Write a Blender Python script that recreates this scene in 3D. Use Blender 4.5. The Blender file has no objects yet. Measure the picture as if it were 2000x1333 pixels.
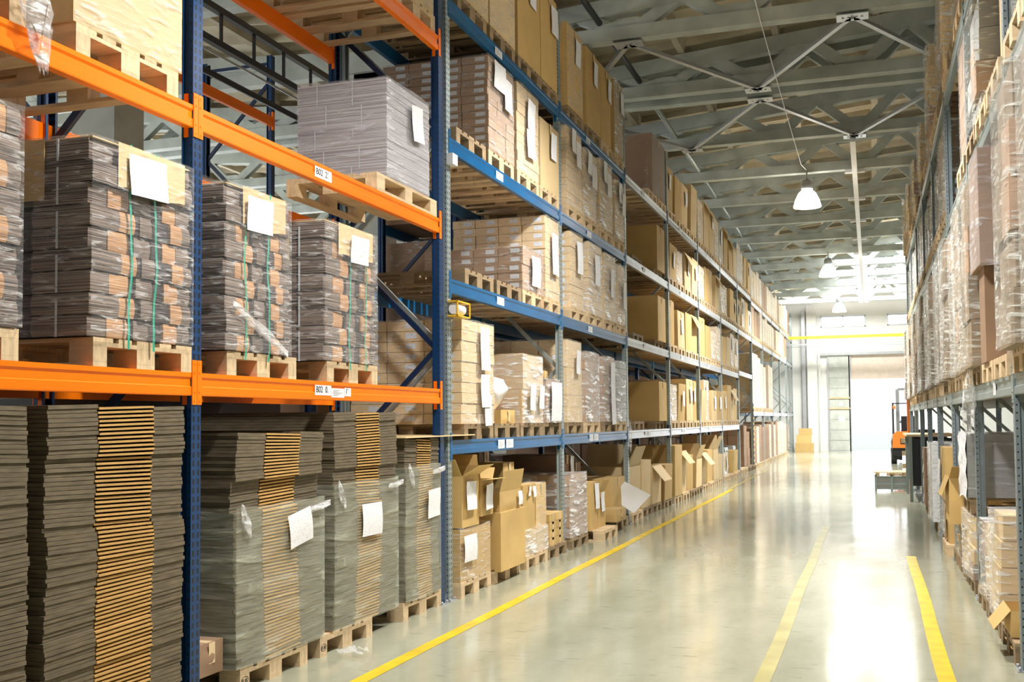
import bpy, math, random
from mathutils import Vector, Matrix, noise
RND = random.Random(11)
S = bpy.context.scene
COL = S.collection
PI = math.pi

# ------------------------------------------------------------------ tagging
def tag(o, label=None, cat=None, group=None, kind=None):
    if label: o['label'] = label
    if cat: o['category'] = cat
    if group: o['group'] = group
    if kind: o['kind'] = kind
    return o

def empty(name, loc, label=None, cat=None, group=None, rz=0.0):
    o = bpy.data.objects.new(name, None)
    o.empty_display_size = .1
    COL.objects.link(o)
    o.location = loc
    o.rotation_euler = (0, 0, rz)
    return tag(o, label, cat, group)

def link(name, me, parent=None, loc=(0, 0, 0), rot=(0, 0, 0)):
    o = bpy.data.objects.new(name, me)
    COL.objects.link(o)
    o.location = loc
    o.rotation_euler = rot
    if parent: o.parent = parent
    return o

def copy_tree(o, parent=None):
    c = o.copy()
    COL.objects.link(c)
    c.parent = parent
    for ch in list(o.children):
        copy_tree(ch, c)
    return c

# ------------------------------------------------------------------ mesh builder
class MB:
    def __init__(s):
        s.v = []; s.f = []; s.m = []; s.sm = []
    def quad(s, a, b, c, d, m=0, smooth=False):
        n = len(s.v); s.v += [a, b, c, d]; s.f.append((n, n+1, n+2, n+3)); s.m.append(m); s.sm.append(smooth)
    def box(s, x0, x1, y0, y1, z0, z1, m=0):
        n = len(s.v)
        s.v += [(x0,y0,z0),(x1,y0,z0),(x1,y1,z0),(x0,y1,z0),(x0,y0,z1),(x1,y0,z1),(x1,y1,z1),(x0,y1,z1)]
        for q in ((0,3,2,1),(4,5,6,7),(0,1,5,4),(1,2,6,5),(2,3,7,6),(3,0,4,7)):
            s.f.append(tuple(n+i for i in q)); s.m.append(m); s.sm.append(False)
        return s
    def obox(s, mat, sx, sy, sz, m=0):
        n = len(s.v)
        for z in (-.5, .5):
            for x, y in ((-.5,-.5),(.5,-.5),(.5,.5),(-.5,.5)):
                s.v.append(tuple(mat @ Vector((x*sx, y*sy, z*sz))))
        for q in ((0,3,2,1),(4,5,6,7),(0,1,5,4),(1,2,6,5),(2,3,7,6),(3,0,4,7)):
            s.f.append(tuple(n+i for i in q)); s.m.append(m); s.sm.append(False)
        return s
    def bar(s, p, q, w, h, m=0):
        p = Vector(p); q = Vector(q); d = q-p
        if abs(d.normalized().z) > .98: up = Vector((1, 0, 0))
        else: up = Vector((0, 0, 1))
        x = d.normalized(); y = up.cross(x).normalized(); z = x.cross(y)
        M = Matrix((x, y, z)).transposed().to_4x4(); M.translation = (p+q)/2
        return s.obox(M, d.length, w, h, m)
    def tube(s, pts, r, n=10, m=0, cap=True):
        pts = [Vector(p) for p in pts]; base = len(s.v)
        rr = r if isinstance(r, (list, tuple)) else [r]*len(pts)
        prev = None
        for i, p in enumerate(pts):
            t = (pts[min(i+1, len(pts)-1)]-pts[max(i-1, 0)]).normalized()
            if prev is None:
                a = Vector((0, 0, 1)) if abs(t.z) < .9 else Vector((1, 0, 0))
                u = t.cross(a).normalized()
            else:
                u = (prev - t*prev.dot(t)).normalized()
            prev = u; w = t.cross(u)
            for k in range(n):
                an = 2*PI*k/n
                s.v.append(tuple(p+(u*math.cos(an)+w*math.sin(an))*rr[i]))
        for i in range(len(pts)-1):
            for k in range(n):
                a = base+i*n+k; b = base+i*n+(k+1) % n
                s.f.append((a, b, b+n, a+n)); s.m.append(m); s.sm.append(True)
        if cap:
            s.f.append(tuple(base+k for k in range(n))[::-1]); s.m.append(m); s.sm.append(False)
            e = base+(len(pts)-1)*n
            s.f.append(tuple(e+k for k in range(n))); s.m.append(m); s.sm.append(False)
        return s
    def lathe(s, prof, n=24, c=(0, 0, 0), m=0):
        base = len(s.v)
        for r, z in prof:
            for k in range(n):
                a = 2*PI*k/n
                s.v.append((c[0]+r*math.cos(a), c[1]+r*math.sin(a), c[2]+z))
        for i in range(len(prof)-1):
            for k in range(n):
                a = base+i*n+k; b = base+i*n+(k+1) % n
                s.f.append((a, b, b+n, a+n)); s.m.append(m); s.sm.append(True)
        return s
    def prism(s, poly, y0, y1, m=0):          # polygon in xz, extruded along y
        n = len(s.v); k = len(poly)
        s.v += [(x, y0, z) for x, z in poly]+[(x, y1, z) for x, z in poly]
        for i in range(k):
            j = (i+1) % k
            s.f.append((n+i, n+k+i, n+k+j, n+j)); s.m.append(m); s.sm.append(False)
        s.f.append(tuple(n+i for i in range(k))); s.m.append(m); s.sm.append(False)
        s.f.append(tuple(n+k+i for i in range(k))[::-1]); s.m.append(m); s.sm.append(False)
        return s
    def grid(s, fn, nu, nv, m=0, smooth=True):
        base = len(s.v)
        for j in range(nv+1):
            for i in range(nu+1):
                s.v.append(tuple(fn(i/nu, j/nv)))
        for j in range(nv):
            for i in range(nu):
                a = base+j*(nu+1)+i
                s.f.append((a, a+1, a+nu+2, a+nu+1)); s.m.append(m); s.sm.append(smooth)
        return s
    def mesh(s, name, mats):
        me = bpy.data.meshes.new(name)
        me.from_pydata([tuple(v) for v in s.v], [], s.f)
        if not isinstance(mats, (list, tuple)): mats = [mats]
        for m in mats: me.materials.append(m)
        me.polygons.foreach_set('material_index', s.m)
        me.polygons.foreach_set('use_smooth', s.sm)
        me.update()
        return me
    def build(s, name, mats, parent=None, loc=(0, 0, 0), rot=(0, 0, 0)):
        return link(name, s.mesh(name, mats), parent, loc, rot)

# ------------------------------------------------------------------ materials
def nodes(name):
    m = bpy.data.materials.new(name); m.use_nodes = True
    nt = m.node_tree
    return m, nt, nt.nodes, nt.links, nt.nodes['Principled BSDF']

def coords(nt, scale=(1, 1, 1), rot=(0, 0, 0), kind='Object'):
    tc = nt.nodes.new('ShaderNodeTexCoord'); mp = nt.nodes.new('ShaderNodeMapping')
    mp.inputs['Scale'].default_value = scale; mp.inputs['Rotation'].default_value = rot
    nt.links.new(tc.outputs[kind], mp.inputs['Vector'])
    return mp.outputs['Vector']

def mat(name, col, rough=.6, metal=0.0, var=.12, nscale=6, nst=(1, 1, 1), bump=0.0, rnd=0.0, spec=.5, coat=0.0):
    m, nt, N, L, B = nodes(name)
    vec = coords(nt, nst)
    no = N.new('ShaderNodeTexNoise'); no.inputs['Scale'].default_value = nscale; no.inputs['Detail'].default_value = 5
    L.new(vec, no.inputs['Vector'])
    mr = N.new('ShaderNodeMapRange')
    mr.inputs['From Min'].default_value = .3; mr.inputs['From Max'].default_value = .7
    mr.inputs['To Min'].default_value = 1-var; mr.inputs['To Max'].default_value = 1+var
    L.new(no.outputs['Fac'], mr.inputs['Value'])
    val = mr.outputs['Result']
    if rnd:
        oi = N.new('ShaderNodeObjectInfo'); m2 = N.new('ShaderNodeMapRange')
        m2.inputs['To Min'].default_value = 1-rnd; m2.inputs['To Max'].default_value = 1+rnd
        L.new(oi.outputs['Random'], m2.inputs['Value'])
        mu = N.new('ShaderNodeMath'); mu.operation = 'MULTIPLY'
        L.new(val, mu.inputs[0]); L.new(m2.outputs['Result'], mu.inputs[1]); val = mu.outputs[0]
    sc = N.new('ShaderNodeVectorMath'); sc.operation = 'SCALE'
    sc.inputs[0].default_value = col
    L.new(val, sc.inputs['Scale']); L.new(sc.outputs['Vector'], B.inputs['Base Color'])
    B.inputs['Roughness'].default_value = rough; B.inputs['Metallic'].default_value = metal
    B.inputs['Specular IOR Level'].default_value = spec
    B.inputs['Coat Weight'].default_value = coat; B.inputs['Coat Roughness'].default_value = .1
    if bump:
        bp = N.new('ShaderNodeBump'); bp.inputs['Strength'].default_value = bump; bp.inputs['Distance'].default_value = .01
        L.new(no.outputs['Fac'], bp.inputs['Height']); L.new(bp.outputs['Normal'], B.inputs['Normal'])
    return m

def perforated(name, col, rough, metal, pitch=.05, off=.022, hw=.007, hh=.014, both=True):
    """painted steel with the row of punched holes of a rack post (hole pitch in z, columns in y)"""
    m, nt, N, L, B = nodes(name)
    tc = N.new('ShaderNodeTexCoord'); sp = N.new('ShaderNodeSeparateXYZ'); L.new(tc.outputs['Object'], sp.inputs[0])
    def M(op, a, b=None, c=None):
        n = N.new('ShaderNodeMath'); n.operation = op
        for i, x in enumerate((a, b, c)):
            if x is None: continue
            if isinstance(x, (int, float)): n.inputs[i].default_value = x
            else: L.new(x, n.inputs[i])
        return n.outputs[0]
    zf = M('ABSOLUTE', M('SUBTRACT', M('FRACT', M('DIVIDE', sp.outputs['Z'], pitch)), .5))
    inz = M('LESS_THAN', zf, hh/pitch)
    yy = M('ABSOLUTE', M('SUBTRACT', M('ABSOLUTE', sp.outputs['Y']), off))
    iny = M('LESS_THAN', yy, hw)
    xx = M('ABSOLUTE', sp.outputs['X'])
    inx = M('LESS_THAN', M('ABSOLUTE', M('SUBTRACT', xx, .012)), .005)
    zs = M('LESS_THAN', zf, .1)
    outer = M('GREATER_THAN', M('ABSOLUTE', sp.outputs['Y']), .0435)
    side = M('MULTIPLY', M('MULTIPLY', inx, zs), outer)
    mask = M('MAXIMUM', M('MULTIPLY', inz, iny), side)
    no = N.new('ShaderNodeTexNoise'); no.inputs['Scale'].default_value = 9
    L.new(tc.outputs['Object'], no.inputs['Vector'])
    sc = N.new('ShaderNodeVectorMath'); sc.operation = 'SCALE'; sc.inputs[0].default_value = col
    L.new(M('ADD', M('MULTIPLY', no.outputs['Fac'], .4), .8), sc.inputs['Scale'])
    mx = N.new('ShaderNodeMix'); mx.data_type = 'RGBA'
    L.new(mask, mx.inputs['Factor']); L.new(sc.outputs[0], mx.inputs['A']); mx.inputs['B'].default_value = (.004, .005, .007, 1)
    L.new(mx.outputs['Result'], B.inputs['Base Color'])
    L.new(M('MULTIPLY', M('SUBTRACT', 1.0, mask), metal), B.inputs['Metallic'])
    B.inputs['Roughness'].default_value = rough
    return m

def layered(name, a, b, pitch=.0045, rough=.75, wob=.6):
    """edges of many thin corrugated sheets: fine uneven lines"""
    m, nt, N, L, B = nodes(name)
    vec = coords(nt, (1.5, 1.5, 1/pitch/6.283*.9))
    n1 = N.new('ShaderNodeTexNoise'); n1.inputs['Scale'].default_value = 1.0; n1.inputs['Detail'].default_value = 3
    v2 = coords(nt, (.9, .9, 1/pitch))
    L.new(v2, n1.inputs['Vector'])
    rp = N.new('ShaderNodeValToRGB'); rp.color_ramp.elements[0].position = .40; rp.color_ramp.elements[1].position = .56
    rp.color_ramp.elements[0].color = (*b, 1); rp.color_ramp.elements[1].color = (*a, 1)
    L.new(n1.outputs['Fac'], rp.inputs[0]); L.new(rp.outputs[0], B.inputs['Base Color'])
    bp = N.new('ShaderNodeBump'); bp.inputs['Strength'].default_value = .5; bp.inputs['Distance'].default_value = .004
    L.new(n1.outputs['Fac'], bp.inputs['Height']); L.new(bp.outputs['Normal'], B.inputs['Normal'])
    B.inputs['Roughness'].default_value = rough
    return m

def filmmat(name, base=.10, glint_streak=.38, scale=5, rot=.35, rough=.14, tint=(.93, .94, .95)):  # white streaks and haze put glints and glare into the film colour
    m, nt, N, L, B = nodes(name)
    B.inputs['Base Color'].default_value = (*tint, 1); B.inputs['Roughness'].default_value = rough
    B.inputs['Specular IOR Level'].default_value = .9
    v = coords(nt, (1.0, 1.0, 5.5), (rot, rot*.6, 0))
    n = N.new('ShaderNodeTexNoise'); n.inputs['Scale'].default_value = scale; n.inputs['Detail'].default_value = 6
    n.inputs['Distortion'].default_value = .6
    L.new(v, n.inputs['Vector'])
    v2 = coords(nt, (1.2, 1.2, .8)); n2 = N.new('ShaderNodeTexNoise'); n2.inputs['Scale'].default_value = 2.6; n2.inputs['Detail'].default_value = 3
    L.new(v2, n2.inputs['Vector'])
    r = N.new('ShaderNodeValToRGB'); r.color_ramp.elements[0].position = .53; r.color_ramp.elements[1].position = .70
    L.new(n.outputs['Fac'], r.inputs[0])
    mu = N.new('ShaderNodeMath'); mu.operation = 'MULTIPLY'
    L.new(r.outputs[0], mu.inputs[0]); L.new(n2.outputs['Fac'], mu.inputs[1])
    ma = N.new('ShaderNodeMath'); ma.operation = 'MULTIPLY_ADD'; ma.inputs[1].default_value = glint_streak*2; ma.inputs[2].default_value = base
    L.new(mu.outputs[0], ma.inputs[0])
    lw = N.new('ShaderNodeLayerWeight'); lw.inputs['Blend'].default_value = .25
    mf = N.new('ShaderNodeMath'); mf.operation = 'MULTIPLY_ADD'; mf.inputs[1].default_value = .22
    L.new(lw.outputs['Facing'], mf.inputs[0]); L.new(ma.outputs[0], mf.inputs[2]); mf.use_clamp = True
    bp = N.new('ShaderNodeBump'); bp.inputs['Strength'].default_value = .9; bp.inputs['Distance'].default_value = .03
    L.new(n.outputs['Fac'], bp.inputs['Height']); L.new(bp.outputs['Normal'], B.inputs['Normal'])
    tr = N.new('ShaderNodeBsdfTransparent'); mx = N.new('ShaderNodeMixShader')
    L.new(mf.outputs[0], mx.inputs[0]); L.new(tr.outputs[0], mx.inputs[1]); L.new(B.outputs[0], mx.inputs[2])
    L.new(mx.outputs[0], N['Material Output'].inputs['Surface'])
    return m

def papermat():
    m, nt, N, L, B = nodes('printed_paper')
    tc = N.new('ShaderNodeTexCoord'); sp = N.new('ShaderNodeSeparateXYZ'); L.new(tc.outputs['Generated'], sp.inputs[0])
    v = coords(nt, (14, 14, 60), kind='Generated')
    n = N.new('ShaderNodeTexNoise'); n.inputs['Scale'].default_value = 1.0; n.inputs['Detail'].default_value = 1
    L.new(v, n.inputs['Vector'])
    r = N.new('ShaderNodeValToRGB')
    r.color_ramp.elements[0].position = .62; r.color_ramp.elements[0].color = (.86, .87, .9, 1)
    r.color_ramp.elements[1].position = .66; r.color_ramp.elements[1].color = (.55, .57, .6, 1)
    L.new(n.outputs['Fac'], r.inputs[0]); L.new(r.outputs[0], B.inputs['Base Color'])
    B.inputs['Roughness'].default_value = .6
    return m

def emis(name, col, st):
    m, nt, N, L, B = nodes(name)
    B.inputs['Base Color'].default_value = (*col, 1)
    B.inputs['Emission Color'].default_value = (*col, 1); B.inputs['Emission Strength'].default_value = st
    return m

def floormat():
    m, nt, N, L, B = nodes('epoxy_floor')
    v = coords(nt, (1, .35, 1)); n = N.new('ShaderNodeTexNoise'); n.inputs['Scale'].default_value = 1.3; n.inputs['Detail'].default_value = 8
    n.inputs['Roughness'].default_value = .65; L.new(v, n.inputs['Vector'])
    r = N.new('ShaderNodeValToRGB')
    r.color_ramp.elements[0].position = .25; r.color_ramp.elements[0].color = (.25, .255, .175, 1)
    r.color_ramp.elements[1].position = .62; r.color_ramp.elements[1].color = (.385, .39, .295, 1)
    L.new(n.outputs['Fac'], r.inputs[0])
    v3 = coords(nt, (3, 14, 1), (0, 0, .3)); n3 = N.new('ShaderNodeTexNoise'); n3.inputs['Scale'].default_value = 1.5; n3.inputs['Detail'].default_value = 9
    L.new(v3, n3.inputs['Vector'])
    r3 = N.new('ShaderNodeValToRGB'); r3.color_ramp.elements[0].position = .3; r3.color_ramp.elements[0].color = (.5, .5, .47, 1)
    r3.color_ramp.elements[1].position = .38; r3.color_ramp.elements[1].color = (1, 1, 1, 1)
    L.new(n3.outputs['Fac'], r3.inputs[0])
    mx = N.new('ShaderNodeMix'); mx.data_type = 'RGBA'; mx.blend_type = 'MULTIPLY'; mx.inputs['Factor'].default_value = .6
    L.new(r.outputs[0], mx.inputs['A']); L.new(r3.outputs[0], mx.inputs['B']); L.new(mx.outputs['Result'], B.inputs['Base Color'])
    n2 = N.new('ShaderNodeTexNoise'); n2.inputs['Scale'].default_value = 2.2; n2.inputs['Detail'].default_value = 4
    L.new(coords(nt, (1, .6, 1)), n2.inputs['Vector'])
    mr = N.new('ShaderNodeMapRange'); mr.inputs['To Min'].default_value = .06; mr.inputs['To Max'].default_value = .20
    L.new(n2.outputs['Fac'], mr.inputs['Value']); L.new(mr.outputs[0], B.inputs['Roughness'])
    bp = N.new('ShaderNodeBump'); bp.inputs['Strength'].default_value = .12; bp.inputs['Distance'].default_value = .02
    L.new(n2.outputs['Fac'], bp.inputs['Height']); L.new(bp.outputs['Normal'], B.inputs['Normal'])
    B.inputs['Specular IOR Level'].default_value = .6
    return m

K = {}
K['kraft'] = mat('kraft_board', (.57, .385, .145), .7, var=.07, nscale=3, rnd=.16)
K['kraft_pale'] = mat('pale_kraft_board', (.66, .50, .27), .7, var=.06, nscale=3, rnd=.12)
K['brown'] = mat('brown_board', (.30, .19, .115), .7, var=.1, nscale=3, rnd=.12)
K['case'] = mat('carton_board', (.42, .285, .19), .65, var=.06, nscale=5, rnd=.10)
K['case_tan'] = mat('tan_carton_board', (.70, .535, .32), .65, var=.06, nscale=5, rnd=.08)
K['greybox'] = mat('grey_liner_board', (.34, .35, .34), .6, var=.08, rnd=.1)
K['paper'] = papermat()
K['white'] = mat('white_card', (.82, .83, .86), .55, var=.03)
K['label'] = mat('carton_label', (.70, .74, .82), .5, var=.25, nscale=60, nst=(1, 1, 3))
K['edge'] = mat('sheet_liner_edge', (.14, .11, .066), .8, var=.3, nscale=8, nst=(1, 1, 10))
K['flute'] = mat('sheet_fold_edge', (.54, .32, .10), .75, var=.18, nscale=6, nst=(1, 1, 12))
K['inner'] = mat('gap_shade', (.035, .026, .018), .9)  # near-black core: shade in the gaps between sheets, put into colour
K['lay_grey'] = layered('grey_sheet_edges', (.29, .225, .185), (.045, .032, .026))
K['lay_tan'] = layered('tan_sheet_edges', (.66, .38, .19), (.30, .15, .07))
K['lay_dark_shade'] = layered('dark_and_shaded_edges', (.075, .058, .058), (.012, .01, .012))  # dark bundles; shade of the near faces is put into this colour too
K['lay_pale'] = layered('pale_sheet_edges', (.52, .50, .51), (.27, .24, .25), pitch=.007)
K['film'] = filmmat('stretch_film', base=.035, glint_streak=.42, scale=8, rot=.28, rough=.08)
K['film_heavy'] = filmmat('heavy_stretch_film', base=.17, glint_streak=.9, scale=4, rot=.5)
K['film_right'] = filmmat('dull_stretch_film', base=.09, glint_streak=.80, scale=5, rot=.4, rough=.1, tint=(.82, .83, .78))
K['film_green'] = filmmat('cloudy_stretch_film', base=.17, glint_streak=.22, scale=2.4, rot=.75, rough=.16, tint=(.72, .76, .62))
K['film_grey'] = filmmat('grey_stretch_film', base=.14, glint_streak=.36, scale=4, rot=.2, tint=(.76, .77, .84))
K['wood'] = mat('new_pallet_wood', (.64, .48, .29), .7, var=.18, nscale=5, nst=(1, 8, 3), rnd=.12, bump=.15)
K['wood_old'] = mat('weathered_pallet_wood', (.30, .215, .12), .8, var=.3, nscale=5, nst=(1, 8, 3), rnd=.25, bump=.2)
K['orange'] = mat('orange_paint', (1.0, .205, .0), .38, var=.04, nscale=2, spec=.3)
K['blue'] = mat('blue_paint', (.0, .10, .27), .3, var=.12, nscale=3, spec=.5)
K['navy'] = mat('navy_paint', (.006, .022, .075), .35, var=.1)
K['silver'] = mat('silver_paint', (.46, .49, .52), .33, .4, var=.08, nscale=3)
K['galv'] = mat('galvanised_steel', (.44, .50, .50), .38, .65, var=.12, nscale=12)
K['rgrey'] = mat('grey_green_paint', (.24, .29, .28), .4, .1, var=.1, nscale=3)
K['post_blue'] = perforated('perforated_blue_post', (.004, .045, .15), .35, .1, hw=.009, hh=.016)
K['post_galv'] = perforated('perforated_galvanised_post', (.38, .45, .45), .4, .5)
K['post_grey'] = perforated('perforated_grey_post', (.20, .25, .275), .42, .15, off=0.0, hw=.007, hh=.007)
K['concrete'] = mat('painted_concrete', (.47, .50, .46), .7, var=.12, nscale=3, bump=.1)
K['truss'] = mat('truss_paint', (.40, .44, .405), .7, var=.2, nscale=2.5, bump=.1)
K['roof'] = mat('roof_slab', (.46, .41, .30), .75, var=.2, nscale=2)
K['wallm'] = mat('wall_plaster', (.72, .73, .70), .8, var=.05, nscale=1)
K['darkwall'] = mat('low_bounce_wall', (.10, .10, .095), .8, var=.1, nscale=1)  # unseen back wall, darkened to cut bounce light
K['panel'] = mat('pale_pink_panel', (.66, .56, .48), .7, var=.06)
K['dull'] = mat('dull_board', (.27, .205, .135), .7, var=.15, nscale=4, rnd=.3)
K['steel'] = mat('steel_grey', (.42, .44, .46), .4, .4, var=.06)
K['black'] = mat('black_paint', (.012, .014, .018), .45, var=.1)
K['blackfilm'] = mat('black_film', (.015, .015, .02), .2, var=.2, nscale=4, bump=.3)
K['yellow'] = mat('yellow_paint', (.82, .50, .03), .4, var=.1, nscale=4)
K['line'] = mat('yellow_floor_paint', (.66, .47, .01), .3, var=.2, nscale=5)
K['line_worn'] = mat('worn_yellow_floor_paint', (.44, .40, .17), .22, var=.14, nscale=3)
K['green'] = mat('green_strap', (.01, .40, .27), .4, var=.1)
K['strap'] = mat('white_strap', (.6, .65, .7), .4, var=.1)
K['lampm'] = emis('lamp_glow', (1, .97, .92), 30)
K['shade'] = emis('lamp_shade_glow', (1, .97, .93), 2.2)
K['glassw'] = emis('window_daylight', (.95, .97, 1), 2.0)
def acrylic():
    m, nt, N, L, B = nodes('acrylic_shade')
    B.inputs['Base Color'].default_value = (1, .98, .95, 1); B.inputs['Emission Color'].default_value = (1, .97, .93, 1); B.inputs['Emission Strength'].default_value = 2.6
    tr = N.new('ShaderNodeBsdfTransparent'); mx = N.new('ShaderNodeMixShader'); mx.inputs[0].default_value = .5
    L.new(tr.outputs[0], mx.inputs[1]); L.new(B.outputs[0], mx.inputs[2]); L.new(mx.outputs[0], N['Material Output'].inputs['Surface'])
    return m
K['shade'] = acrylic()
K['skyl'] = emis('skylight_pane', (.95, .97, 1), 2.5)
K['glassd'] = emis('added_window_fill', (.95, .97, 1), .25)  # glow of the added back and left windows
K['ink'] = mat('black_ink', (.02, .02, .025), .6)
K['forkorange'] = mat('forklift_orange', (.85, .22, .03), .4, var=.05)
K['red'] = mat('red_paint', (.7, .05, .02), .4)
K['tyre'] = mat('rubber', (.02, .02, .02), .8)
K['floor'] = floormat()

# ------------------------------------------------------------------ words
ORD = ['zeroth','first','second','third','fourth','fifth','sixth','seventh','eighth','ninth','tenth','eleventh','twelfth','thirteenth','fourteenth','fifteenth','sixteenth','seventeenth']

# ------------------------------------------------------------------ rack geometry
XL = -3.6           # front plane of the left rack
XR = .864           # front plane of the right rack
DEP = 1.1
def fx(side): return XL if side < 0 else XR     # side -1 = left rack (depth towards -X), +1 = right
Z_OR = [0, 1.892, 3.41, 5.06]
Z_BL = [0, 1.434, 2.905, 4.206, 5.506]
Z_FAR = [0, 1.83, 3.25, 4.19, 5.42]
Z_RT = [0, 1.876, 3.84, 5.3]
PH = .144           # pallet height

def post_mesh(h, key, w=.09, d=.065):
    b = MB(); t = .006
    # open channel: front face, two sides with a step, and return lips
    b.box(-t, 0, -w/2, w/2, 0, h)
    for s in (-1, 1):
        y0, y1 = sorted((s*w/2, s*(w/2-t)))
        b.box(-d*.45, -t, y0, y1, 0, h)
        y0, y1 = sorted((s*(w/2-t), s*(w/2-.016)))
        b.box(-d*.45, -d*.40, y0, y1, 0, h)
        y0, y1 = sorted((s*(w/2-.016), s*(w/2-.010)))
        b.box(-d, -d*.40, y0, y1, 0, h)
        y0, y1 = sorted((s*(w/2-.016), s*(w/2+.004)))
        b.box(-d-t, -d, y0, y1, 0, h)
    return b.mesh('post', K[key])
_pm = {}
def posts(h, key):
    k = (round(h, 2), key)
    if k not in _pm:
        fp = MB(); fp.box(-.11, .03, -.075, .075, 0, .008); fp.box(-.085, -.02, -.055, -.048, .008, .07); fp.box(-.085, -.02, .048, .055, .008, .07)
        fp.tube([(.015, .055, .008), (.015, .055, .03)], .01, 8); fp.tube([(.015, -.055, .008), (.015, -.055, .03)], .01, 8)
        _pm[k] = (post_mesh(h, key), fp.mesh('footplate', K['steel']))
    return _pm[k]

def upright_frame(side, X, Y, h, key, bkey, label, group, guard=False):
    r = empty('upright_frame', (X, Y, 0), label, 'rack frame', group)
    pm, fm = posts(h, key)
    rz = 0 if side < 0 else PI
    for k in (0, 1):
        x = 0 if k == 0 else side*DEP
        rr = rz if k == 0 else rz+PI
        link('post', pm, r, (x, 0, 0.006), (0, 0, rr))
        link('footplate', fm, r, (x, 0, 0), (0, 0, rr))
    z = .25; i = 0
    xa, xb = side*.05, side*(DEP-.05)
    kk = ('br', side, bkey)
    if kk not in _pm:
        b1 = MB(); b1.bar((xa, 0, 0), (xb, 0, 0), .03, .045)
        b2 = MB(); b2.bar((xa, 0, 0), (xb, 0, 1.0), .03, .045)
        b3 = MB(); b3.bar((xb, 0, 0), (xa, 0, 1.0), .03, .045)
        _pm[kk] = [b.mesh('brace', K[bkey]) for b in (b1, b2, b3)]
    b1, b2, b3 = _pm[kk]
    link('brace', b1, r, (0, 0, .2))
    while z+1.0 < h:
        link('brace', b2 if i % 2 == 0 else b3, r, (0, 0, z)); z += 1.0; i += 1
    link('brace', b1, r, (0, 0, h-.1))
    return r

def beam_mesh(L, key, hgt=.13):
    b = MB(); t = .05
    b.prism([(0, 0), (-t, 0), (-t, -hgt), (-.002, -hgt), (0, -hgt+.006), (0, -hgt*.62), (-.008, -hgt*.58), (-.008, -hgt*.30), (0, -.025)][::-1], 0, L)
    return b.mesh('beam', K[key])
def conn_mesh(key, hgt=.25):
    b = MB()
    b.box(-.002, .006, 0, .042, -hgt*.72, hgt*.28)
    b.box(-.062, -.002, .036, .042, -hgt*.72, hgt*.28)
    for z in (.05, 0, -.11, -.16):
        b.tube([(.006, .02, z), (.009, .02, z)], .006, 8)
    return b.mesh('end_connector', K[key])
_bm = {}
def rack_beam(side, X, y0, y1, z, key, ckey, label, group, lab=None):
    L = y1-y0
    k = (round(L, 3), key)
    if k not in _bm: _bm[k] = beam_mesh(L, key)
    if ckey not in _bm: _bm[ckey] = conn_mesh(ckey)
    rz = 0 if side < 0 else PI
    r = empty('rack_beam', (X, y0 if side < 0 else y1, z), label, 'rack beam', group, rz)
    link('beam', _bm[k], r)
    link('end_connector', _bm[ckey], r)
    c = link('end_connector', _bm[ckey], r, (0, L, 0)); c.scale = (1, -1, 1)
    if lab:
        for (ya, yb, za, zb, txt, sz) in lab:
            if side > 0: ya, yb = L-yb, L-ya
            m = MB(); m.box(.0, .002, ya, yb, za, zb)
            p = m.build('location_label', K['white'], r)
            if txt: text(txt, sz, K['ink'], p, (.003, ya+.012, za+(zb-za)*.28))
            else:
                m = MB()
                for q in range(5):
                    zz = za+(zb-za)*(.2+.14*q); m.box(.002, .0026, ya+(yb-ya)*.12, ya+(yb-ya)*(.5+.35*((q*7) % 3)/2), zz, zz+.004)
                m.build('print', K['steel'], p)
    return r

def text(s, size, m, parent, loc):
    cu = bpy.data.curves.new('lettering', 'FONT'); cu.body = s; cu.size = size; cu.extrude = .0006
    o = bpy.data.objects.new('lettering', cu)
    me = bpy.data.meshes.new_from_object(o)
    bpy.data.objects.remove(o); me.materials.clear(); me.materials.append(m)
    # text x -> +Y, text y -> +Z, normal -> +X
    me.transform(Matrix(((0, 0, 1, 0), (1, 0, 0, 0), (0, 1, 0, 0), (0, 0, 0, 1))))
    return link('lettering', me, parent, loc)

# ------------------------------------------------------------------ pallets
def pallet_parts():
    P = []
    ys = [(0, .145), (.1875, .2875), (.3275, .4725), (.5125, .6125), (.655, .8)]
    for a, c in ys: P.append(('deck_board', (0, 1.2, a, c, .122, .144)))
    for a, c in ((0, .145), (.5275, .6725), (1.055, 1.2)): P.append(('stringer', (a, c, 0, .8, .1, .122)))
    for xa, xc in ((0, .145), (.5275, .6725), (1.055, 1.2)):
        for ya, yc in ((0, .1), (.3275, .4725), (.7, .8)): P.append(('block', (xa, xc, ya, yc, .022, .1)))
    for a, c in ((0, .1), (.3275, .4725), (.7, .8)): P.append(('bottom_board', (0, 1.2, a, c, 0, .022)))
    return P
_pal = {}
def pallet(side, X, y0, z, label, old=False, detail=False, rz=0.0, cross=False, group=None, loc=None):
    """X = front plane, y0 = near end; long side runs into the rack (or along it when cross)"""
    mk = 'wood_old' if old else 'wood'
    if cross:
        loc = loc or (X if side < 0 else X+.8, y0, z); rot = PI/2
    else:
        loc = loc or ((X-1.2 if side < 0 else X), y0, z); rot = 0
    group = group or 'wooden pallets in the racks'
    if detail:
        r = empty('pallet', loc, label, 'pallet', group, rot+rz)
        for nm, bx in pallet_parts():
            k = (nm, bx, mk)
            if k not in _pal:
                b = MB(); j = .0015
                b.box(bx[0], bx[1], bx[2], bx[3], bx[4], bx[5]-.0005); _pal[k] = b.mesh(nm, K[mk])
            link(nm, _pal[k], r)
        return r
    if mk not in _pal:
        b = MB()
        for nm, bx in pallet_parts(): b.box(*bx)
        _pal[mk] = b.mesh('pallet', K[mk])
    o = link('pallet', _pal[mk], None, loc, (0, 0, rot+rz))
    return tag(o, label, 'pallet', group)

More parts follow.
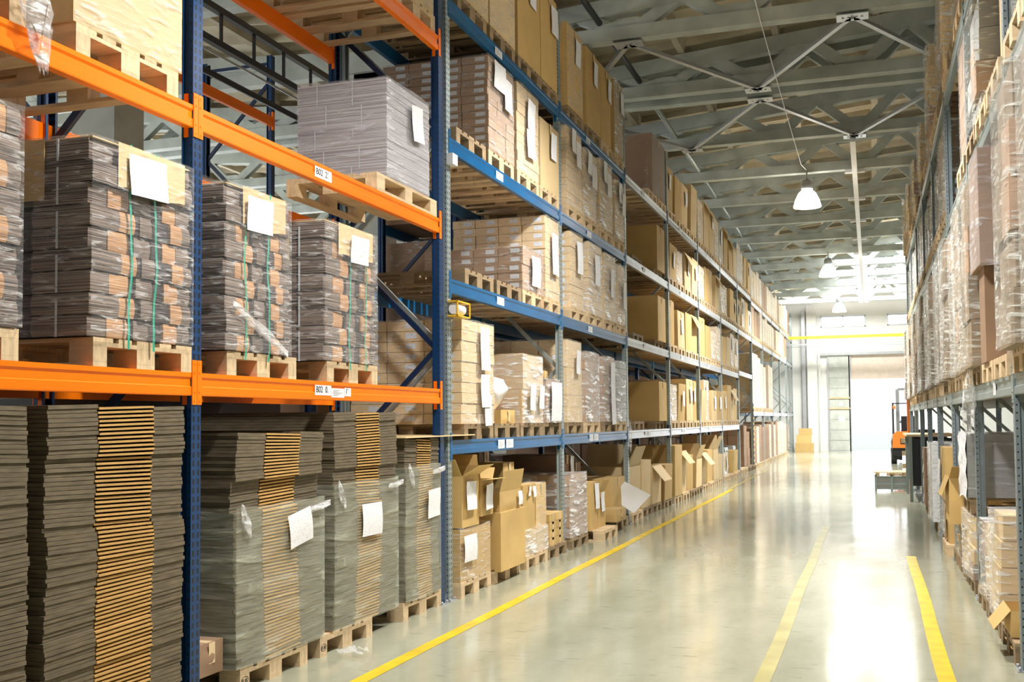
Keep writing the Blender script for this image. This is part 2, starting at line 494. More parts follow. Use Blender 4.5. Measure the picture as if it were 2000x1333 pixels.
# ------------------------------------------------------------------ load parts
def paper(parent, side, x, y0, z1, w=.22, h=.3, tilt=0.0, mk='paper', curl=.005):
    """sheet stuck on the aisle face; x, y0, z1 (top) in parent space"""
    b = MB(); s = -side
    c = Vector((x, y0+w/2, z1-h/2)); sd = RND.random()*9
    def fn(u, v):
        yy = (u-.5)*w; zz = (v-.5)*h
        y2 = yy*math.cos(tilt)-zz*math.sin(tilt); z2 = yy*math.sin(tilt)+zz*math.cos(tilt)
        d = curl*(1+math.sin(u*3+sd)+math.cos(v*4+sd))
        return (c.x+s*(.003+d), c.y+y2, c.z+z2)
    b.grid(fn, 6, 6); return b.build('paper_note', K[mk], parent)

def film_shell(parent, x0, x1, y0, y1, z0, z1, mk='film', amp=.012, seed=None, top=True, name='stretch_film', taper=0.0, res=.09):
    """thin wrinkled skin round a load, in parent space"""
    seed = seed if seed is not None else RND.random()*50
    b = MB(); g = .012
    x0 -= g; x1 += g; y0 -= g; y1 += g
    per = [((x0, y0), (x1, y0)), ((x1, y0), (x1, y1)), ((x1, y1), (x0, y1)), ((x0, y1), (x0, y0))]
    nz = max(3, min(18, int((z1-z0)/res)))
    cx, cy = (x0+x1)/2, (y0+y1)/2
    for (a, c) in per:
        a = Vector((*a, 0)); c = Vector((*c, 0)); d = (c-a); n = Vector((d.y, -d.x, 0)).normalized()
        nu = max(3, min(16, int(d.length/res)))
        def fn(u, v):
            p = a+d*u; z = z0+(z1-z0)*v
            q = noise.noise(Vector((p.x*4+seed, p.y*4, z*5)))+.5*noise.noise(Vector((p.x*11+seed, p.y*11, z*14)))
            e = math.sin(min(1, u)*PI)
            k = amp*(q+.3)
            if v < .001: k += .012
            tt = 1-taper*v
            corner = .012 if (u < .001 or u > .999) else 0
            px = cx+(p.x-cx)*tt; py = cy+(p.y-cy)*tt
            return (px+n.x*k*e-(.7*corner*(1 if px > cx else -1)), py+n.y*k*e-(.7*corner*(1 if py > cy else -1)), z+.02*noise.noise(Vector((p.x*3, p.y*3, seed)))*(v > .99)+(0.01 if v > .99 else 0))
        b.grid(fn, nu, nz)
    if top:
        b.grid(lambda u, v: (x0+(x1-x0)*u, y0+(y1-y0)*v, z1+.012+.012*noise.noise(Vector((u*6+seed, v*6, 0)))), 6, 6)
    return b.build(name, K[mk], parent)

def film_tail(parent, p, q, w=.05, mk='film_heavy', name='film_tail', n=8):
    """twisted loose end of film hanging from p to q"""
    p = Vector(p); q = Vector(q); b = MB(); sd = RND.random()*20
    for j in range(2):
        def fn(u, v):
            c = p.lerp(q, v); ww = w*(.25+math.sin(v*PI)*.9)
            a = u*2*PI*.5+j*PI+.6*math.sin(v*7+sd)
            r = ww*(1+.5*noise.noise(Vector((u*5+sd, v*9, j))))
            return (c.x+.4*r*math.cos(a), c.y+r*math.sin(a), c.z+.02*math.sin(u*9+v*5))
        b.grid(fn, 10, n)
    return b.build(name, K[mk], parent)

_cm = {}
def carton_mesh(w, d, h, mk='case', lab='y', both=True):
    """w = x size, d = y size; label printed/stuck on the +-Y faces"""
    k = (round(w, 3), round(d, 3), round(h, 3), mk, lab)
    if k in _cm: return _cm[k]
    b = MB(); g = .004
    b.box(g, w-g, g, d-g, g*.5, h-g*.5, 0)
    if lab == 'y' or lab == 'xy':
        lw = min(.11, w*.36); lh = min(.05, h*.5)
        x0 = w*.5; x1 = x0+lw
        for yy, s in ((g-.0012, -1), (d-g+.0012, 1)):
            q = [(x0, yy, h*.3), (x1, yy, h*.3), (x1, yy, h*.3+lh), (x0, yy, h*.3+lh)]
            if s > 0: q = q[::-1]
            b.quad(*q, m=1)
    if lab == 'x' or lab == 'xy':
        lw = min(.11, d*.36); lh = min(.05, h*.5)
        for xx, s in ((g-.0012, -1), (w-g+.0012, 1)):
            q = [(xx, d*.3, h*.3), (xx, d*.3+lw, h*.3), (xx, d*.3+lw, h*.3+lh), (xx, d*.3, h*.3+lh)]
            if s < 0: q = q[::-1]
            b.quad(*q, m=1)
    _cm[k] = b.mesh('carton', [K[mk], K['label']])
    return _cm[k]

def carton_stack(side, X, y0, y1, z0, z1, depth, nx, ny, nz, label, group=None, mk='case', fmk='film', lab='y', film=True, papers=(), tails=(), stagger=True, name='carton_stack', cat='cartons', amp=.01):
    """stretch-wrapped pile of cartons; outer cartons are parts"""
    r = empty(name, (X, (y0+y1)/2, z0), label, cat, group)
    W = depth/nx; D = (y1-y0)/ny; H = (z1-z0)/nz
    me = carton_mesh(W, D, H, mk, lab)
    hy = (y1-y0)/2
    for k in range(nz):
        jx = RND.uniform(-.006, .006); jy = RND.uniform(-.006, .006)
        for i in range(nx):
            for j in range(ny):
                if not (i == 0 or j == 0 or k == nz-1): continue
                x = side*W*i if side > 0 else -W*(i+1)
                link('carton', me, r, (x+jx+RND.uniform(-.003, .003), -hy+D*j+jy, H*k))
    x0, x1 = (0, depth) if side > 0 else (-depth, 0)
    if film: film_shell(r, x0, x1, -hy+.01, hy-.01, .002, z1-z0, fmk, amp)
    fxx = -side*(.02+amp)
    for (py, pz, pw, ph) in papers: paper(r, side, fxx, py-(y0+y1)/2, pz-z0, pw, ph, RND.uniform(-.05, .05))
    return r

def big_carton(side, X, y0, y1, z0, z1, depth, label, group=None, mk='kraft', paper_at=None, flaps=None, film=None, bulge=.02, tape=True, name='large_carton', lean=0.0, rz=0.0):
    """one tall carton with slightly bulging walls; flaps: None or 'open'"""
    D = y1-y0; H = z1-z0
    r = empty(name, (X, (y0+y1)/2, z0), label, 'carton', group, rz)
    b = MB(); x0, x1 = (0, depth) if side > 0 else (-depth, 0)
    sd = RND.random()*40
    def wall(a, c, n):
        a = Vector((*a, 0)); c = Vector((*c, 0)); n = Vector((*n, 0))
        def fn(u, v):
            p = a.lerp(c, u); e = math.sin(u*PI)*math.sin(v*PI)
            q = bulge*e*(.6+.8*noise.noise(Vector((u*2+sd, v*2, n.x*3+n.y))))
            return (p.x+n.x*q+lean*v*(-side), p.y+n.y*q, H*v)
        b.grid(fn, 6, 6)
    wall((x0, -D/2), (x1, -D/2), (0, -1)); wall((x1, -D/2), (x1, D/2), (1, 0)); wall((x1, D/2), (x0, D/2), (0, 1)); wall((x0, D/2), (x0, -D/2), (-1, 0))
    lx = lean*(-side)
    if flaps is None:
        b.quad((x0+lx, -D/2, H), (x1+lx, -D/2, H), (x1+lx, D/2, H), (x0+lx, D/2, H))
    else:
        b.quad((x0+lx, -D/2, H-.25), (x1+lx, -D/2, H-.25), (x1+lx, D/2, H-.25), (x0+lx, D/2, H-.25))
    b.quad((x0, -D/2, .0), (x0, D/2, .0), (x1, D/2, .0), (x1, -D/2, .0))
    b.build('body', K[mk], r)
    if flaps:
        fl = min(depth, D)*.42
        specs = [((x0, -D/2), (x1, -D/2), (0, -1), flaps[0]), ((x1, -D/2), (x1, D/2), (1, 0), flaps[1]), ((x1, D/2), (x0, D/2), (0, 1), flaps[2]), ((x0, D/2), (x0, -D/2), (-1, 0), flaps[3])]
        for a, c, n, ang in specs:
            if ang is None: continue
            m = MB(); a = Vector((*a, H)); c = Vector((*c, H)); n = Vector((*n, 0))
            out = n*math.cos(ang)*fl+Vector((0, 0, math.sin(ang)*fl))
            th = n.cross(Vector((0, 0, 1)))*0+Vector((0, 0, .004))
            e = (c-a)*.04
            m.v += [tuple(p) for p in (a, c, c+out-e, a+out+e, a+th, c+th, c+out-e+th, a+out+e+th)]
            for q in ((0,3,2,1),(4,5,6,7),(0,1,5,4),(1,2,6,5),(2,3,7,6),(3,0,4,7)): m.f.append(q); m.m.append(0); m.sm.append(False)
            m.build('flap', K[mk], r)
    elif tape:
        m = MB(); xx = x1+.0015+.6*bulge if side < 0 else x0-.0015-.6*bulge
        m.box(x0+lx, x1+lx, -.03, .03, H, H+.001); m.box(xx-.0008, xx+.0008, -.03, .03, H-.12, H)
        m.build('packing_tape', K['case_tan'] if mk == 'brown' else K['white'] if False else K['kraft_pale'], r)
    if paper_at:
        for (py, pz, pw, ph) in paper_at: paper(r, side, -side*(bulge+.006)+lx*.6, py-(y0+y1)/2, pz-z0, pw, ph, RND.uniform(-.08, .08))
    if film:
        film_shell(r, x0, x1, -D/2+.01, D/2-.01, .002, H, film, .008)
    return r

def sheet_stack(side, X, y0, y1, z0, z1, depth, label, c0=.36, c1=.70, t=.021, steps=(), film=None, film_to=1.0, papers=(), seed=0, lean=(0, 0), group=None):
    """flat folded cartons: bundles of sheets with a band of tan folds in the middle"""
    r = empty('cardboard_stack', (X, (y0+y1)/2, z0), label, 'cardboard stack', group)
    D = y1-y0; H = z1-z0; n = int(H/t); rr = random.Random(seed)
    cuts = [0]+[int(n*s) for s in steps]+[n]
    for bi in range(len(cuts)-1):
        b = MB(); ox = rr.uniform(-.025, .012); oy = rr.uniform(-.02, .02)
        if bi == 0: ox = oy = 0
        for k in range(cuts[bi], cuts[bi+1]):
            z = t*k; f = k/n
            jx = ox+rr.uniform(-.005, .005)+.012*math.sin(f*5+seed); jy = oy+rr.uniform(-.006, .006)+lean[1]*f+.012*math.sin(f*4+seed*2)
            xa, xb = (-depth+jx, jx) if side < 0 else (-jx, depth-jx)
            sag = .010*math.sin(f*9+seed)
            def slab(ya, yb, za, zb, m, ex=0.0):
                nn = len(b.v); q = -ex*side
                A = [(xa, ya, za), (xb+q*(side < 0), ya, za), (xb+q*(side < 0), yb, za+sag*(yb-ya)/D*3), (xa, yb, za+sag*(yb-ya)/D*3)]
                b.v += A+[(p[0], p[1], p[2]+zb-za) for p in A]
                for fq in ((0,3,2,1),(4,5,6,7),(0,1,5,4),(1,2,6,5),(2,3,7,6),(3,0,4,7)):
                    b.f.append(tuple(nn+i for i in fq)); b.m.append(m); b.sm.append(False)
            ya, yb = -D/2+jy, D/2+jy; yc, yd = ya+D*c0, ya+D*c1
            slab(ya, yc-.004, z, z+t*.90, 0)
            slab(yd+.004, yb, z, z+t*.90, 0)
            slab(yc, yd, z+t*.1, z+t*.62, 1, .004)
        b.build('sheet_bundle', [K['edge'], K['flute']], r)
    b = MB(); xi0, xi1 = (-depth+.08, -.08) if side < 0 else (.08, depth-.08)
    b.box(xi0, xi1, -D/2+.08, D/2-.08, .002, H-.03); b.build('inner_sheets', K['inner'], r)
    if film:
        x0, x1 = (-depth, .008) if side < 0 else (-.008, depth)
        film_shell(r, x0, x1, -D/2-.01, D/2+.01, .002, H*film_to, film, .016, top=False)
        film_tail(r, (.04, D/2-.22, H*film_to-.06), (.05, D/2+.02, H*film_to-.03), .03); film_tail(r, (.03, -D/2+.02, H*film_to+.02), (.04, -D/2+.10, H*film_to-.16), .03)
    for (py, pz, pw, ph, tl) in papers: paper(r, side, -side*.035, py-(y0+y1)/2, pz-z0, pw, ph, tl)
    return r

def bundle_load(side, X, y0, y1, z0, z1, depth, label, seed, shaded_side=True, cap=True, papers=(), film='film', straps=(), group=None, rows=9):
    """shrink-wrapped load of small tied bundles of flat boxes, scalloped outline"""
    r = empty('bundle_stack', (X, (y0+y1)/2, z0), label, 'cardboard bundles', group)
    rr = random.Random(seed); D = y1-y0; H = z1-z0; h = H/rows
    def bundle(x0, x1, ya, yb, za, zb, mk, bulge=.01):
        b = MB(); n = 4
        prof = [(-1+2*i/n) for i in range(n+1)]
        def ring(s): return (1-s*s)*bulge
        for i in range(n):
            z_a = za+(zb-za)*i/n; z_b = za+(zb-za)*(i+1)/n
            e0 = ring(prof[i]); e1 = ring(prof[i+1])
            A = [(x0-e0, ya-e0, z_a), (x1+e0, ya-e0, z_a), (x1+e0, yb+e0, z_a), (x0-e0, yb+e0, z_a)]
            B = [(x0-e1, ya-e1, z_b), (x1+e1, ya-e1, z_b), (x1+e1, yb+e1, z_b), (x0-e1, yb+e1, z_b)]
            for q in range(4):
                p = (q+1) % 4; b.quad(A[q], A[p], B[p], B[q])
        b.quad((x0, ya, zb), (x1, ya, zb), (x1, yb, zb), (x0, yb, zb))
        return b.build('bundle', K[mk], r)
    for k in range(rows):
        za, zb = h*k+.002, h*(k+1)-.004
        # aisle face: alternating widths
        pat = [.17, .19, .07, .16, .13, .14, .14] if k % 2 == 0 else [.27, .15, .05, .13, .18, .12, .10]
        mats = ['lay_grey', 'lay_tan', 'lay_dark_shade', 'lay_grey', 'lay_dark_shade', 'lay_tan', 'lay_grey'] if k % 2 == 0 else ['lay_grey', 'lay_tan', 'lay_dark_shade', 'lay_grey', 'lay_dark_shade', 'lay_tan', 'lay_grey']
        if k == rows-1 and cap:
            pat = [.27, .73]; mats = ['lay_grey', 'lay_grey']
        y = -D/2; jx = rr.uniform(-.008, .008)+(.010 if k % 2 else 0)
        for w, mk in zip(pat, mats):
            ww = w*D; o = rr.uniform(-.006, .006)
            if mk == 'lay_dark_shade': o -= .012
            xa, xb = (-.34, jx+o) if side < 0 else (-jx-o, .34)
            bundle(xa, xb, y+.003, y+ww-.003, za, zb, mk, .006); y += ww
        # near (-Y) face, deeper bundles; its shade is put into the dark colour
        for q, (da, db, mk) in enumerate(((.345, .62, 'lay_dark_shade'), (.64, .90, 'lay_dark_shade'), (.92, depth, 'lay_dark_shade'))):
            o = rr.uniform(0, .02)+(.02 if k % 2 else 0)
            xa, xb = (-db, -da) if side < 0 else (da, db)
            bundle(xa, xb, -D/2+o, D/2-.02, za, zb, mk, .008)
    if cap:
        b = MB()
        for (ya, yb) in ((-D/2+D*.22, D/2-D*.10),):
            hh = .23
            def fn(u, v): return (-side*(.030+.004*math.sin(u*7)), ya+(yb-ya)*u, H+.012-(hh-.012*math.sin(u*8))*v)
            b.grid(fn, 10, 3)
        xa, xb = sorted((0.010*-side, side*depth))
        b.box(xa, xb, -D/2+.01, D/2-.01, H, H+.006)
        b.build('cap_sheet', K['kraft_pale'], r)
        b = MB(); xs = sorted((side*.26, side*.60)); b.box(xs[0], xs[1], -D/2-.016, -D/2-.011, H-.30, H+.004)
        b.build('cap_sheet', K['kraft'], r)
    for yy in straps:
        b = MB(); px = -side*.024
        pts = [(px+.004*math.sin(i*1.7), yy-(y0+y1)/2+.012*math.sin(i*.7+seed), -.05+(H+.07)*i/12) for i in range(13)]
        for i in range(12):
            a, c = pts[i], pts[i+1]
            b.quad((a[0], a[1]-.008, a[2]), (a[0], a[1]+.008, a[2]), (c[0], c[1]+.008, c[2]), (c[0], c[1]-.008, c[2]))
        b.build('green_strap', K['green'], r)
    b = MB(); sx = side*.18
    for k in range(rows):
        if k % 2 == 0: b.box(sx-.006, sx+.006, -D/2-.014, -D/2-.011, h*k, min(H, h*(k+1.7)))
    b.build('white_strap', K['strap'], r)
    x0, x1 = (-depth, .026) if side < 0 else (-.026, depth)
    film_shell(r, x0, x1, -D/2-.010, D/2+.006, .002, H, film, .022, seed=seed, res=.06)
    if seed == 6: film_tail(r, (.04, -D/2+.05, .28), (.05, D/2-.08, .01), .035)
    for (py, pz, pw, ph) in papers: paper(r, side, -side*.045, py-(y0+y1)/2, pz-z0, pw, ph, 0.03, mk='white')
    return r

# ================================================================== SETTING
def struct(name, b, m, **k):
    o = b.build(name, m, **k); o['kind'] = 'structure'; return o
WX0, WX1, WY0, WY1 = -16.4, 7.6, -9.0, 53.6
b = MB(); b.box(WX0-.2, WX1+.2, WY0-.2, WY1, -.1, 0); struct('floor', b, K['floor'])
b = MB(); b.box(-40, 40, WY1, WY1+60, -.14, -.02); struct('floor_outside', b, K['concrete'])
def line(name, x, y0, y1, w, m):
    b = MB(); y = y0; sd = x*3
    n = int((y1-y0)/.5)
    def fn(u, v): return (x+(u-.5)*w+.006*math.sin(v*n*.7+sd)+.004*noise.noise(Vector((sd, v*n, u*5))), y0+(y1-y0)*v, .002)
    b.grid(fn, 1, n, smooth=False); o = b.build(name, K[m]); o['kind'] = 'structure'; return o
line('trim_1', -3.04, 1, 24.5, .105, 'line'); line('trim_2', -3.12, 24.5, 34, .1, 'line_worn')
line('trim_3', -.67, 1, 16.5, .10, 'line_worn'); line('trim_4', .40, 1, 13.2, .105, 'line')

def zt(x):    # underside of the top chord
    if x >= -7.1:
        return 7.46+.08*((x if x < 2.15 else 4.3-x)+.9)
    return 6.964+.08*(-7.1-x)

# roof: slab with long ribs and short cross ribs
b = MB()
xs = [-16.4, -7.1, 2.15, 7.6]
for i in range(3):
    xa, xc = xs[i], xs[i+1]; za, zc = zt(xa-0 if xa != -7.1 else -7.0999)+.45, zt(xc-.0001)+.45
    za = zt(xa+.0001)+.45
    b.quad((xa, WY0, za), (xa, WY1, za), (xc, WY1, zc), (xc, WY0, zc))
    b.quad((xa, WY0, za+.15), (xc, WY0, zc+.15), (xc, WY1, zc+.15), (xa, WY1, za+.15))
x = -16.3
while x < 7.5:
    z = zt(x)+.45
    nn = len(b.v)
    for yy in (WY0, WY1):
        b.v += [(x-.09, yy, z), (x+.09, yy, z), (x+.05, yy, z-.2), (x-.05, yy, z-.2)]
    for q in ((0, 1, 5, 4), (1, 2, 6, 5), (2, 3, 7, 6), (3, 0, 4, 7)): b.f.append(tuple(nn+i for i in q)); b.m.append(0); b.sm.append(False)
    x += 1.5
y = WY0+.5
while y < WY1:
    for i in range(3):
        xa, xc = xs[i], xs[i+1]; za, zc = zt(xa+.0001)+.45, zt(xc-.0001)+.45
        nn = len(b.v)
        for xx, zz in ((xa, za), (xc, zc)):
            b.v += [(xx, y-.04, zz), (xx, y+.04, zz), (xx, y+.025, zz-.11), (xx, y-.025, zz-.11)]
        for q in ((0, 4, 5, 1), (1, 5, 6, 2), (2, 6, 7, 3), (3, 7, 4, 0)): b.f.append(tuple(nn+i for i in q)); b.m.append(0); b.sm.append(False)
    y += .75
struct('ceiling', b, K['roof'])

# walls
b = MB()
DX0, DX1, DZ = -.93, 2.9, 3.46
b.box(WX0, -1.90, WY1, WY1+.25, 0, 9); b.box(DX1, WX1, WY1, WY1+.25, 0, 9)
b.box(-1.90, DX1, WY1, WY1+.25, 4.62, 9)
struct('wall_end', b, K['wallm'])
b = MB(); b.box(WX0-.2, WX0, WY0, WY1, 0, 8.5); struct('wall_left', b, K['wallm'])
b = MB()
ww = [(9+6*k, 12.5+6*k) for k in range(7)]
b.box(WX1, WX1+.2, WY0, WY1, 0, 1.6); b.box(WX1, WX1+.2, WY0, WY1, 3.4, 9)
yp = WY0
for a, c in ww: b.box(WX1, WX1+.2, yp, a, 1.6, 3.4); yp = c
b.box(WX1, WX1+.2, yp, WY1, 1.6, 3.4)
struct('wall_right', b, K['wallm'])
for i, (a, c) in enumerate(ww):
    b = MB(); b.box(WX1+.08, WX1+.1, a, c, 1.6, 3.4); w = struct('window_%d' % (i+3), b, K['glassw'])
    f = MB()
    for k in range(5): yy = a+(c-a)*k/4; f.box(WX1+.03, WX1+.08, yy-.03, yy+.03, 1.6, 3.4)
    for k in range(4): zz = 1.6+1.8*k/3; f.box(WX1+.03, WX1+.08, a, c, zz-.025, zz+.025)
    f.build('window_frame', K['steel'], w)
b = MB(); b.box(WX0, WX1, WY0-.2, WY0, 0, 4.2); b.box(WX0, WX1, WY0-.2, WY0, 6.4, 9)
struct('wall_back', b, K['darkwall'])
b = MB(); b.box(WX0, WX1, WY0-.12, WY0-.1, 4.2, 6.4); struct('window_10', b, K['glassd'])  # window added behind the camera, glows as fill

# end wall furniture
def end_window(n, x0, x1, z0, z1):
    b = MB(); b.box(x0, x1, WY1-.03, WY1-.02, z0, z1); w = struct('window_%d' % n, b, K['glassw'])
    f = MB()
    for xx in (x0, (x0+x1)/2, x1): f.box(xx-.025, xx+.025, WY1-.09, WY1-.03, z0-.03, z1+.03)
    for zz in (z0, z1): f.box(x0-.03, x1+.03, WY1-.09, WY1-.03, zz-.025, zz+.025)
    for k in range(1, 4): zz = z0+(z1-z0)*k/4; f.box(x0, x1, WY1-.06, WY1-.04, zz-.008, zz+.008)
    f.build('window_frame', K['steel'], w)
end_window(1, -2.22, -.20, 6.02, 6.50); end_window(2, .83, 2.7, 6.02, 6.50)
# sliding leaf, lintel panel and frame of the open gate
b = MB()
b.box(-1.9, -.95, WY1-.10, WY1-.04, .01, 4.62)
for k in range(9): b.box(-1.88, -1.0, WY1-.12, WY1-.10, .04+.5*k, .02+.5*k+.46)
d = struct('door_1', b, K['concrete'])
m = MB(); m.box(-1.92, -.96, WY1-.16, WY1-.12, 2.02, 2.1); m.box(-1.92, -.96, WY1-.16, WY1-.12, 2.52, 2.6); m.build('cross_rail', K['wood'], d)
m = MB(); m.box(-1.45, -1.28, WY1-.125, WY1-.12, 2.2, 2.38); m.build('notice', K['white'], d)
m = MB(); m.box(-1.5, -1.2, WY1-.125, WY1-.12, 1.45, 1.65); m.build('notice', K['white'], d)
b = MB(); b.box(-.93, DX1, WY1+.02, WY1+.12, DZ, 4.62); struct('wall_lintel', b, K['panel'])
b = MB(); b.box(-1.0, -.90, WY1-.1, WY1+.1, 0, 4.6); b.box(-2.35, DX1, WY1-.22, WY1-.1, 4.62, 4.74); b.box(-1.98, -1.9, WY1-.12, WY1, 0, 4.6); struct('trim_5', b, K['steel'])
b = MB(); b.box(-2.36, -2.30, WY1-.3, WY1-.24, 0, 4.7); b.box(-2.9, -2.45, WY1-.3, WY1, 0, 7.0); struct('trim_6', b, K['wallm'])
b = MB(); b.box(-3.15, -2.98, WY1-.25, WY1-.1, 1.0, 6.8); struct('trim_7', b, K['steel'])
# yellow crane girder
r = empty('crane_girder', (-7, 51.4, 5.3), 'long yellow crane girder below the end wall windows', 'crane girder')
b = MB(); b.box(0, 14.4, -.08, .08, 0, .13); b.build('girder', K['yellow'], r)
b = MB(); b.box(0, 14.4, -.03, .03, -.28, -.22)
for k in range(36): b.box(.2+k*.4, .215+k*.4, -.02, .02, -.26, 0)
b.build('conductor_rail', K['steel'], r)
b = MB(); b.tube([(0, .02, -.36), (14.4, .02, -.36)], .015, 6); b.build('cable', K['steel'], r)

# concrete columns on the valley line
for i, y in enumerate((-3.4, 2.6, 8.6, 14.6, 20.6, 26.6, 32.6, 38.6, 44.6, 50.6)):
    b = MB(); b.box(-7.36, -6.86, y-.22, y+.22, 0, 6.95); b.box(-7.5, -6.72, y-.22, y+.22, 6.6, 6.9)
    tag(b.build('concrete_column', K['concrete']), 'square grey concrete column behind the left racks, ' + ('number %s from the near wall' % ORD[i+1]), 'column', 'concrete columns behind the left racks')

# trusses
def truss_meshes():
    bc = MB(); bc.box(WX0, WX1, -.1, .1, 0, .19)
    tc = MB()
    for xa, xc in ((-16.4, -7.1), (-7.1, 2.15), (2.15, 7.6)):
        za, zc = zt(xa+.0001)-6.9, zt(xc-.0001)-6.9
        tc.prism([(xa, za), (xc, zc), (xc, zc+.24), (xa, za+.24)][::-1], -.1, .1)
    def web(x0, x1, d):
        wb = MB(); k = x0
        while k < x1-.01:
            zt1 = zt(k+.75)-6.9+.02
            wb.bar((k+.05, 0, .1), (k+.70, 0, zt1+.06), .13, .17)
            wb.bar((k+.80, 0, zt1+.06), (k+1.45, 0, .1), .13, .17)
            wb.prism([(k-.34, .18), (k+.34, .18), (k+.14, .31), (k-.14, .31)], -.07, .07)
            k += 1.5
        return wb.mesh('web', K['truss'])
    w1 = web(-6.1, 6.5, 1); w2 = web(-15.1, -8.0, 1)
    return bc.mesh('bottom_chord', K['truss']), tc.mesh('top_chord', K['truss']), w1, w2
tm = truss_meshes()
TY = [-6.42, -3.42, -.42, 2.58, 5.58, 8.58, 11.58, 14.4, 17.13, 17.7]+[20.62+3*k for k in range(11)]
for i, y in enumerate(TY):
    r = empty('roof_truss', (0, y, 6.9), 'pale concrete roof truss, %s one counted from behind the camera' % (ORD[i+1] if i < 17 else ('fourth', 'third', 'second', 'last')[i-17]+' before the end wall'), 'roof truss', 'roof trusses')
    r['label'] = ('pale concrete roof truss, number %d along the hall from its near end' % (i+1))
    for nm, me in zip(('bottom_chord', 'top_chord', 'web_members', 'web_members'), tm): link(nm, me, r)

# steel bracing below the trusses
def brace(p, q, lab, w=.07):
    b = MB(); b.bar((*p, 6.87), (*q, 6.87), w, .05)
    tag(b.build('bracing_bar', K['steel']), lab, 'bracing bar', 'diagonal roof bracing bars')
nodesA = [(-4.6, 17.13), (-3.1, 14.4), (-1.6, 17.13), (-.12, 14.4), (1.35, 17.13), (2.85, 14.4)]
nodesB = [(-4.75, 17.7), (-3.2, 20.62), (-1.62, 17.7), (-.18, 20.62), (1.3, 17.7), (2.8, 20.62)]
for nm, ns in (('nearer', nodesA), ('farther', nodesB)):
    for k in range(5): brace(ns[k], ns[k+1], 'steel diagonal of the %s bracing zigzag, %s from the left rack' % (nm, ORD[k+1]))
    for k, (x, y) in enumerate(ns):
        b = MB(); nn = 0
        b.prism([(x-.2, 0), (x+.2, 0), (x+.2, .012), (x-.2, .012)], y-.13, y+.13); b.box(x-.02, x+.02, y-.02, y+.02, -.03, 0)
        for q in (-.12, -.05, .05, .12): b.tube([(x+q, y, -.012), (x+q, y, 0)], .015, 6)
        tag(b.build('gusset_plate', K['silver'], None, (0, 0, 6.845)), 'bolted white gusset plate of the %s bracing, %s from the left rack' % (nm, ORD[k+1]), 'gusset plate', 'roof gusset plates')
# white service tube hung under the trusses
r = empty('service_tube', (-.22, 20.6, 6.84), 'white square tube running down the hall under the trusses', 'service tube')
b = MB(); b.box(-.05, .05, 0, 30.2, -.09, -.01); b.build('tube', K['white'], r)
for k in range(1, 11):
    b = MB(); b.box(-.2, .2, -.06, .06, -.012, .055); b.build('bracket_plate', K['white'], r, (0, 3*k, 0))
# conduits
def pipe(name, pts, rad, m, lab, cat='pipe'):
    b = MB(); b.tube(pts, rad, 10); tag(b.build(name, K[m]), lab, cat)
pipe('conduit', [(-3.5, 2, 7.18), (-3.5, 17.1, 7.18)], .045, 'black', 'dark conduit above the near trusses over the left rack')
pipe('conduit', [(-3.48, 17.8, 7.12), (-3.66, 44, 7.12)], .04, 'galv', 'shiny steel conduit above the far trusses over the left rack')
pipe('hanging_cable', [(-1.27, 11.5, 6.95), (-1.27, 14.1, 6.84), (-1.27, 18, 6.83), (-1.26, 22.5, 6.84), (-1.2, 23.3, 6.9)], .007, 'white', 'thin white cable sagging towards the nearest lamp', 'cable')

# lamps
def lamp(x, y, lab, e=1.0):
    r = empty('pendant_lamp', (x, y, 6.12), lab, 'lamp', 'high bay lamps over the aisle')
    b = MB(); pr = [(.29, 0), (.285, .04), (.25, .16), (.18, .30), (.11, .36)]
    b.lathe(pr, 28); b.lathe([(p[0]-.006, p[1]) for p in pr][::-1], 28); b.build('lamp_shade', K['shade'], r)
    b = MB(); b.lathe([(.0, .37), (.11, .37), (.13, .40), (.13, .52), (.09, .58), (0, .58)], 24); b.build('ballast_housing', K['steel'], r)
    b = MB(); b.tube([(0, 0, .58), (0, 0, .8)], .015, 8); b.build('hanger', K['steel'], r)
    b = MB(); b.lathe([(0, .02), (.10, .03), (.14, .06), (.12, .10), (.06, .14), (0, .15)], 20); b.build('bulb', K['lampm'], r)
    ld = bpy.data.lights.new('lamp_light', 'AREA'); ld.shape = 'DISK'; ld.size = .5; ld.energy = LAMP*e; ld.color = (1, .968, .925); ld.spread = math.radians(145)
    lo = bpy.data.objects.new('lamp_light', ld); COL.objects.link(lo); lo.location = (x, y, 6.06)
    ld = bpy.data.lights.new('lamp_glow', 'POINT'); ld.shadow_soft_size = .15; ld.energy = GLOW*e; ld.color = (1, .93, .82)
    lo = bpy.data.objects.new('lamp_glow', ld); COL.objects.link(lo); lo.location = (x, y, 6.34)
LAMP = 560; GLOW = 150
for y, lab in ((23.4, 'nearest glowing bell-shaped pendant lamp, largest of the three'), (35.2, 'middle one of the three glowing pendant lamps'), (47.2, 'farthest and smallest of the three glowing pendant lamps'),
               (10.7, 'pendant lamp just above the top of the view'), (4.9, 'pendant lamp above the orange rack bays, out of view')):  # last lamp is added out of view to light the orange bays
    lamp(-1.2, y, lab, .62 if y < 6 else .78 if y < 12 else 1.0)

